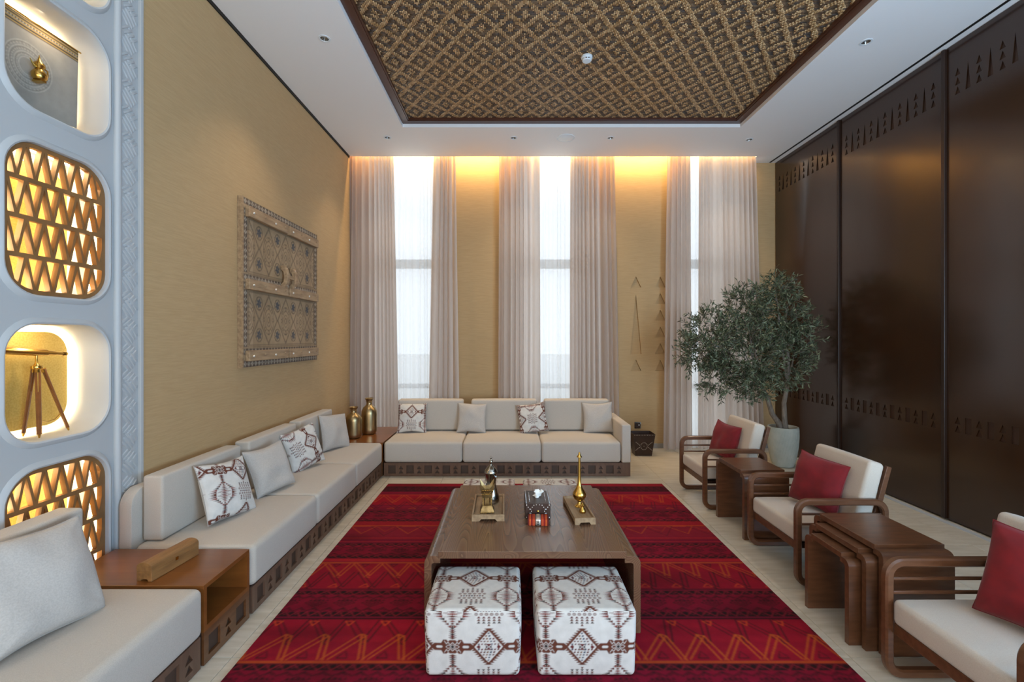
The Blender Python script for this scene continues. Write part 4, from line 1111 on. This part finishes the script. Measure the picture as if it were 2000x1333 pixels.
me_s = G().lathe([(.0032, 0), (.0028, .0015), (.001, .0028)], 8).mesh('bead', smooth=True); me_s.materials.append(M['brass'])
for k in range(7): O('bead', me_s, None, t, (-.033 + k * .011, -.0415, .146), (PI / 2, 0, 0)); O('bead', me_s, None, t, (-.033 + k * .011, -.0365, .118), (PI / 2, 0, 0))
for k in range(6): O('bead', me_s, None, t, (-.035 + k * .014, -.0465, .004), (PI / 2, 0, 0))
for k in range(10): O('bead', me_s, None, t, (.018 * math.cos(k * PI / 5), -.036, .131 + .011 * math.sin(k * PI / 5)), (PI / 2, 0, 0))
for s in (-1, 1):
    for k in range(5): O('bead', me_s, None, t, (s * .026, -.0315, .05 + k * .01), (PI / 2, 0, 0))
# coffee pot
t = thing('coffee_pot', 'silver arabic coffee pot with pointed lid on the left tray', 'coffee pot', (-.140, 3.115, ZT + .0285), RT(100))
O('body', G().lathe([(.045, 0), (.055, .006), (.058, .03), (.052, .06), (.040, .10), (.032, .13), (.031, .15), (.037, .185), (.043, .20)], 32), M['silver'], t, smooth=True)
O('lid', G().lathe([(.0445, .2005), (.045, .207), (.040, .222), (.024, .240), (.012, .252), (.008, .262), (.013, .272), (.013, .280), (.006, .290), (.005, .297), (.008, .303), (.003, .312)], 28), M['silver'], t, smooth=True)
O('handle', G().tube([(.036, .01, .19), (.068, .02, .20), (.088, .024, .17), (.082, .022, .11), (.058, .016, .05)], [.006, .006, .007, .006, .005], 8), M['silver'], t, smooth=True)
O('spout', G().tube([(-.033, -.008, .135), (-.055, -.013, .155), (-.078, -.018, .195), (-.092, -.02, .20)], [.016, .013, .010, .005], 8), M['silver'], t, smooth=True)
# tissue box
t = thing('tissue_box', 'dark leather tissue box with silver studs in the table centre', 'tissue box', (.168, 3.015, ZT))
O('box', G().box(-.08, .08, -.125, .125, 0.001, .098), M['darkwood2'], t, bevel=.002)
me_s = G().lathe([(.0030, 0), (.0026, .0015), (.001, .0024)], 8).mesh('stud', smooth=True); me_s.materials.append(M['stud'])
pts = []
for k in range(8):
    x = -.072 + .144 * k / 7
    pts += [(x, .009), (x, .091)] if k in (0, 3, 4, 7) else []
for s in (-1, 1):
    pts += [(s * (.072 - .010 * k), .012 + .0125 * k) for k in range(4)] + [(s * (.072 - .010 * k), .088 - .0125 * k) for k in range(4)] + [(s * (.026 + .01 * k), .012 + .0125 * k) for k in range(3)] + [(s * (.026 + .01 * k), .088 - .0125 * k) for k in range(3)]
for x, z in pts: O('stud', me_s, None, t, (x, -.1255, z), (PI / 2, 0, 0))
for k in range(13):
    for s in (-1, 1): O('stud', me_s, None, t, (s * .074, -.115 + k * .0192, .0985))
for k in range(7): 
    for s in (-1, 1): O('stud', me_s, None, t, (s * .052, -.08 + k * .026, .0985))
O('knob', G().lathe([(.007, 0), (.007, .003), (.003, .006), (.001, .006)], 12).mesh('knob', smooth=True), M['brass'], t, (0, -.1257, .05), (PI / 2, 0, 0))
gg = G(); n = 14; vs = []
for i in range(6):
    for k in range(n):
        a = 2 * PI * k / n; rr_ = (.024, .02, .022, .028, .024, .006)[i] * (1 + .35 * math.sin(3 * a + i)); vs.append((rr_ * math.cos(a) + .004 * i, rr_ * .7 * math.sin(a), .0985 + (0, .012, .024, .034, .042, .046)[i] + .006 * math.cos(2 * a)))
gg.add(vs, [(i * n + k, i * n + (k + 1) % n, (i + 1) * n + (k + 1) % n, (i + 1) * n + k) for i in range(5) for k in range(n)]); O('tissue', gg, M['tissue'], t, smooth=True, fix=False)
# folded textile in front of the box
t = thing('folded_textile', 'small roll of red and orange striped cloth with black white centre', 'cloth', (.165, 2.825, ZT), RT(-3))
STR = [('B8431F', .016), ('8A1A14', .010), ('C2521E', .012), ('6A1210', .008)]
O('centre_band', rbox(.036, .092, .042, .010, k=2, mid=1), M['stud'], t, (0, 0, .0225))
for k in range(3): O('centre_mark', G().plate([(-.010, .010 + k * .01), (.010, .010 + k * .01), (0, .017 + k * .01)], [], -.0475, -.046, XZ), M['black'], t)
for s in (-1, 1):
    x = .0185
    for c, w in STR:
        if c not in M: M[c] = mat('textile_' + c, c, .85)
        O('stripe', rbox(w, .09, .040, .003, k=1, mid=1), M[c], t, (s * (x + w / 2), 0, .0215)); x += w - .0005
# sprinkler
t = thing('rosewater_sprinkler', 'tall brass rosewater sprinkler with bulbous body and long neck', 'sprinkler', (.452, 3.03, ZT + .0285))
O('foot', G().lathe([(.030, 0), (.032, .004), (.020, .014), (.012, .026), (.011, .034), (.017, .0395)], 24), M['brass'], t, smooth=True)
O('body', G().lathe([(.016, .040), (.034, .052), (.045, .072), (.045, .088), (.034, .108), (.021, .128), (.013, .150), (.0105, .20), (.0085, .27), (.0075, .325)], 28), M['brass'], t, smooth=True)
O('flared_tip', G().lathe([(.0078, .3255), (.018, .330), (.016, .334), (.009, .345), (.006, .357), (.004, .362)], 20), M['brass'], t, smooth=True)
t = thing('brass_bell', 'tiny brass bell shaped cup in front of the sprinkler', 'bell', (.457, 2.925, ZT + .0285))
O('body', G().lathe([(.020, 0), (.022, .006), (.019, .020), (.010, .032), (.007, .037)], 20), M['brass'], t, smooth=True)
O('cap', G().lathe([(.0072, .0373), (.013, .042), (.016, .048), (.010, .054), (.003, .062)], 18), M['brass'], t, smooth=True)

# ------------------------------------------------------------------ niche contents
t = thing('hanging_cloth', 'grey embroidered cloth with dark fringed band hanging in the upper niche', 'cloth', (XN - .10, 2.235, 2.745))
hc = Canvas(.56, .43, .002, '8C867C')
hc.poly(rect(0, .56, .37, .43), '3A322A')
for z in (.378, .392, .408, .422): hc.line([(0, z), (.56, z)], .003, 'B0904E')
for k in range(40): hc.poly([(k * .014, .396), (k * .014 + .005, .400), (k * .014 + .010, .396), (k * .014 + .005, .404)], 'D8D0C0')
for q_, r_ in enumerate((.115, .108, .092, .084, .066, .058, .042)):
    hc.line([(.30 + r_ * math.cos(k * PI / 24), .20 + r_ * math.sin(k * PI / 24)) for k in range(48)], .0025, 'B5AD9E' if q_ % 2 == 0 else '6E675C', True)
for k in range(36):
    for r_ in (.10, .075, .05): hc.line([(.30 + r_ * math.cos(k * PI / 18), .20 + r_ * math.sin(k * PI / 18)), (.30 + (r_ + .006) * math.cos(k * PI / 18 + .05), .20 + (r_ + .006) * math.sin(k * PI / 18 + .05))], .002, 'C8BFAE')
hc.smooth(1)
gy = np.linspace(0, .54, 150); gz = np.linspace(0, .43, 120); GY, GZ = np.meshgrid(gy, gz)
P = np.stack([.012 * np.sin(GY * 14 + GZ * 3) * (1 - GZ / .5), GY - .27 + .02 * (GZ / .43 - 1) * (GY / .54), GZ + .0 * GY], -1)
o = O('cloth_sheet', grid_mesh(P, hc.sample(GY + .01, GZ), 'cloth'), M['print'], t)
o.modifiers.new('thickness', 'SOLIDIFY').thickness = .002
O('hanging_rod', G().tube([(0, -.262, .434), (0, .285, .434)], .004, 8), M['brass'], t)
t = thing('brass_ornament', 'small polished brass coffee pot ornament against the grey cloth', 'ornament', (XN - .065, 2.265, 2.885))
O('body', G().lathe([(.022, 0), (.030, .01), (.032, .03), (.02, .048), (.016, .056), (.024, .068), (.022, .080), (.010, .092), (.004, .11), (.001, .125)], 20), M['brass'], t, smooth=True)
O('handle', G().tube([(0, .018, .07), (0, .04, .066), (0, .042, .04), (0, .026, .022)], .004, 6), M['brass'], t, smooth=True)
O('spout', G().tube([(0, -.018, .055), (0, -.034, .07), (0, -.044, .085)], [.006, .004, .002], 6), M['brass'], t, smooth=True)
O('bracket', G().box(-.024, .024, -.012, .012, -.010, -.001), M['brass'], t)
# telescope
t = thing('telescope', 'brass telescope on a wooden tripod in the lit niche', 'telescope', (XN - .11, 2.31, 1.101))
rotm = RT(-6)
g1 = G().tube([(0, -.19, .443), (0, -.17, .442), (0, -.169, .442), (0, .03, .424), (0, .031, .424)], [.024, .024, .019, .018, .018], 18)
O('main_tube', g1, M['brass'], t, smooth=True)
O('draw_tube', G().tube([(0, .0315, .424), (0, .075, .420), (0, .0752, .420), (0, .115, .4165)], [.012, .012, .0095, .0095], 16), M['brass'], t, smooth=True)
O('eyepiece', G().tube([(0, .1155, .4165), (0, .121, .416), (0, .135, .415), (0, .140, .4145)], [.0095, .0125, .0125, .009], 16), M['brass'], t, smooth=True)
O('mount', G().tube([(0, -.015, .411), (0, -.015, .375), (0, -.015, .360)], [.006, .006, .014], 12), M['brass'], t, smooth=True)
O('mount_plate', G().lathe([(.022, .345), (.024, .350), (.022, .3595)], 16, (0, -.015, 0)), M['brass'], t, smooth=True)
for (fx, fy) in ((.055, -.055), (-.06, -.02), (.02, .125)):
    a = Vector((fx * .25, -.015 + (fy + .015) * .2, .343)); b = Vector((fx, fy, .022)); sd = (b - a).cross(Vector((0, 0, 1))).normalized()
    lg_ = O('tripod_leg', G().tube([a + sd * .007, b + sd * .005], .0048, 8).tube([a - sd * .007, b - sd * .005], .0048, 8).tube([a + (b - a) * .35, b], .006, 8), M['teak'], t, smooth=True)
    O('brass_tip', G().tube([b, b + (b - a).normalized() * .018], [.007, .003], 8), M['brass'], lg_, smooth=True)
    O('brass_joint', G().tube([a, a + (b - a) * .05], .011, 8), M['brass'], lg_, smooth=True)
O('spreader_chain', G().tube([(.045, -.045, .09), (.04, .0, .075), (.028, .05, .08), (.02, .095, .11)], .002, 6), M['brass'], t)

# ------------------------------------------------------------------ waste bin, socket
t = thing('waste_bin', 'dark brown tapered waste bin with silver studs beside the sofa arm', 'waste bin', (1.795, 6.27, 0))
gg = G(); vs = []
for r, z in ((.112, .001), (.150, .30), (.142, .30), (.106, .012)): vs += [(-r, -r * .8, z), (r, -r * .8, z), (r, r * .8, z), (-r, r * .8, z)]
gg.add(vs, [(i * 4 + k, i * 4 + (k + 1) % 4, (i + 1) * 4 + (k + 1) % 4, (i + 1) * 4 + k) for i in range(3) for k in range(4)] + [(3, 2, 1, 0), (12, 13, 14, 15)])
O('body', gg, M['darkwood2'], t)
me_s = G().lathe([(.0042, 0), (.0035, .002), (.001, .003)], 8).mesh('stud', smooth=True); me_s.materials.append(M['stud'])
def bs(x, z):
    r = .112 + (.038) * z / .3; O('stud', me_s, None, t, (x, -r * .8 - .0008, z), (PI / 2 + .10, 0, 0))
for k in range(13): bs(-.132 + k * .022, .288)
for k in range(16): a = k * PI / 8; bs(.045 * math.cos(a), .135 + .048 * math.sin(a))
for s in (-1, 1):
    for k in range(5): bs(s * (.06 + k * .012), .150 + .010 * k); bs(s * (.06 + k * .012), .120 - .010 * k)
bs(0, .135)
t = thing('wall_socket', 'small framed electrical socket on the back wall above the waste bin', 'socket', (1.835, YB - .001, .335))
O('frame', G().plate(rect(-.047, .047, -.047, .047), [rect(-.036, .036, -.036, .036)], 0, -.009, XZ), M['silver'], t)
O('plate', G().box(-.0358, .0358, -.006, 0, -.0358, .0358), M['darkwood2'], t)
O('rocker', G().box(.012, .024, -.009, -.0061, -.01, .012), M['plastic'], t)
for x, z in ((-.012, .010), (-.020, -.010), (-.004, -.010)): O('pin_hole', G().box(x - .003, x + .003, -.0066, -.0061, z - .005, z + .005), M['black'], t)

# ------------------------------------------------------------------ olive tree
PTX, PTY = 3.40, 5.70
pt = thing('plant_pot', 'tall grey green stoneware pot with scratched texture holding the olive tree', 'plant pot', (PTX, PTY, 0))
O('body', G().lathe([(.10, .001), (.118, .01), (.145, .10), (.168, .25), (.176, .38), (.174, .48), (.170, .495), (.156, .495), (.156, .44)], 40), M['pot'], pt, smooth=True)
gg = G()
for k in range(70):
    a = k * 2 * PI / 70; path = []
    for q_ in range(5):
        z = .06 + q_ * .10 + (.03 if k % 2 else 0); r = np.interp(z, (.01, .10, .25, .38, .48), (.118, .145, .168, .176, .174)); aa = a + q_ * .13
        path.append((r * math.cos(aa), r * math.sin(aa), min(z, .47)))
    gg.tube(path, .0022, 4)
O('scratched_ridges', gg, M['pot'], pt, kind='stuff')
O('soil', G().lathe([(.155, .43), (.155, .45), (.10, .462), (.02, .468), (.001, .468)], 24), M['soil'], pt, smooth=True)
tr = thing('olive_tree', 'dense potted olive tree in the corner before the curtain and dark panel', 'tree', (PTX, PTY, .44))
rt = random.Random(12)
LV = []; LQ = []; LC = []
tw = G()
lcol = [lin(c) for c in ('404A32', '505C44', '647054', '323C2A', '7A8468')]
def leaf(p, d, L_, w):
    side = d.cross(Vector((rt.uniform(-1, 1), rt.uniform(-1, 1), rt.uniform(-.2, 1)))).normalized(); nrm = side.cross(d)
    n0 = len(LV); m_ = p + d * L_ * .5 + nrm * L_ * .06
    LV.extend([p, p + d * L_ * .35 + side * w, m_ + side * w * .9 , p + d * L_ * .85 + side * w * .4, p + d * L_, p + d * L_ * .85 - side * w * .4, m_ - side * w * .9, p + d * L_ * .35 - side * w])
    LQ.extend([(n0, n0 + 1, n0 + 7, n0 + 7), (n0 + 1, n0 + 2, n0 + 6, n0 + 7), (n0 + 2, n0 + 3, n0 + 5, n0 + 6), (n0 + 3, n0 + 4, n0 + 5, n0 + 5)])
    c = rt.choice(lcol); LC.extend([c] * 8)
def twig(p, d, L_, n):
    pts = [p.copy()]; dd_ = d.copy()
    for k in range(4):
        dd_ = (dd_ + Vector((rt.uniform(-.25, .25), rt.uniform(-.25, .25), rt.uniform(-.15, .2)))).normalized(); pts.append(pts[-1] + dd_ * L_ / 4)
    pts = [clampx(q_) for q_ in pts]
    tw.tube(pts, [.0028, .0024, .002, .0015, .001], 4)
    for k in range(n):
        f = (k + .5) / n * 4; i = min(3, int(f)); q_ = pts[i].lerp(pts[i + 1], f - i); t_ = (pts[i + 1] - pts[i]).normalized()
        s = t_.cross(Vector((rt.uniform(-1, 1), rt.uniform(-1, 1), rt.uniform(-1, 1)))).normalized()
        leaf(q_, (t_ * rt.uniform(.5, .9) + s * .8).normalized(), rt.uniform(.04, .072), rt.uniform(.005, .0085))
def clampx(v):
    v.x = min(v.x, XR - .06 - PTX); v.y = min(v.y, 6.36 - PTY); return v
# crown blobs in local coordinates: (x, y, z, rx, ry, rz)
def wl(px, py, D, rx, ry, rz): return ((px - 999) / 889 * D - PTX, D - PTY, 1.6 - (py - 661) / 889 * D - .44, rx, ry, rz)
blobs = [wl(1395, 655, 5.5, .34, .32, .34), wl(1455, 690, 5.45, .40, .38, .42), wl(1520, 620, 5.6, .30, .32, .42), wl(1530, 700, 5.55, .28, .3, .36),
         wl(1365, 690, 5.5, .20, .25, .22), wl(1400, 735, 5.5, .18, .22, .18), wl(1515, 565, 5.6, .16, .2, .16), wl(1460, 600, 5.55, .22, .3, .22), wl(1560, 650, 5.6, .14, .2, .3), wl(1470, 750, 5.45, .25, .28, .16)]
T0 = Vector((.0, -.01, 0)); top = Vector(blobs[2][:3])
def limb(pts, rs): 
    g_ = G().tube(pts, rs, 10); O('trunk' if rs[0] > .02 else 'branch', g_, M['bark'], tr, smooth=True)
limb([(.03, 0, .0), (.02, 0, .12), (.0, -.02, .35), (.03, -.05, .6), (.03, -.06, .9), (-.02, -.06, 1.3), (.02, -.08, 1.6)], [.038, .032, .028, .024, .02, .014, .006])
limb([(-.03, 0, .0), (-.06, -.01, .10), (-.16, -.04, .22), (-.24, -.08, .42), (-.36, -.12, .62), (-.46, -.16, .9), (-.52, -.2, 1.2)], [.036, .034, .030, .026, .02, .014, .006])
for b in blobs:
    st = Vector((.02, -.05, .62)) if b[0] > -.3 else Vector((-.34, -.12, .60)); en = Vector(b[:3]); md = st.lerp(en, .5) + Vector((0, 0, -.05))
    limb([st, md, en], [.013, .010, .005])
for b in blobs:
    n = int(1450 * (b[3] * b[4] * b[5]) ** .67) + 8
    for k in range(n):
        while True:
            v = Vector((rt.uniform(-1, 1), rt.uniform(-1, 1), rt.uniform(-1, 1)))
            if .25 < v.length < 1: break
        v = v.normalized() * v.length ** .6
        p = clampx(Vector((b[0] + v.x * b[3] * .85, b[1] + v.y * b[4] * .85, b[2] + v.z * b[5] * .85)))
        d = (v.normalized() + Vector((rt.uniform(-.6, .6), rt.uniform(-.6, .6), rt.uniform(-.1, .9)))).normalized()
        if rt.random() < .12: d = Vector((d.x * .4, d.y * .4, -.8)).normalized()
        twig(p, d, rt.uniform(.10, .20), rt.randint(12, 17))
print('leaves', len(LV) // 8)
V = np.array([tuple(v) for v in LV]); V[:, 0] = np.minimum(V[:, 0], XR - .03 - PTX); V[:, 1] = np.minimum(V[:, 1], 6.385 - PTY)
me = bpy.data.meshes.new('foliage'); me.from_pydata([tuple(v) for v in V], [], [tuple(dict.fromkeys(q_)) for q_ in LQ]); set_col(me, np.array(LC))
O('foliage', me, M['leaf'], tr, kind='stuff')
O('twigs', tw, M['bark'], tr, kind='stuff', fix=False)
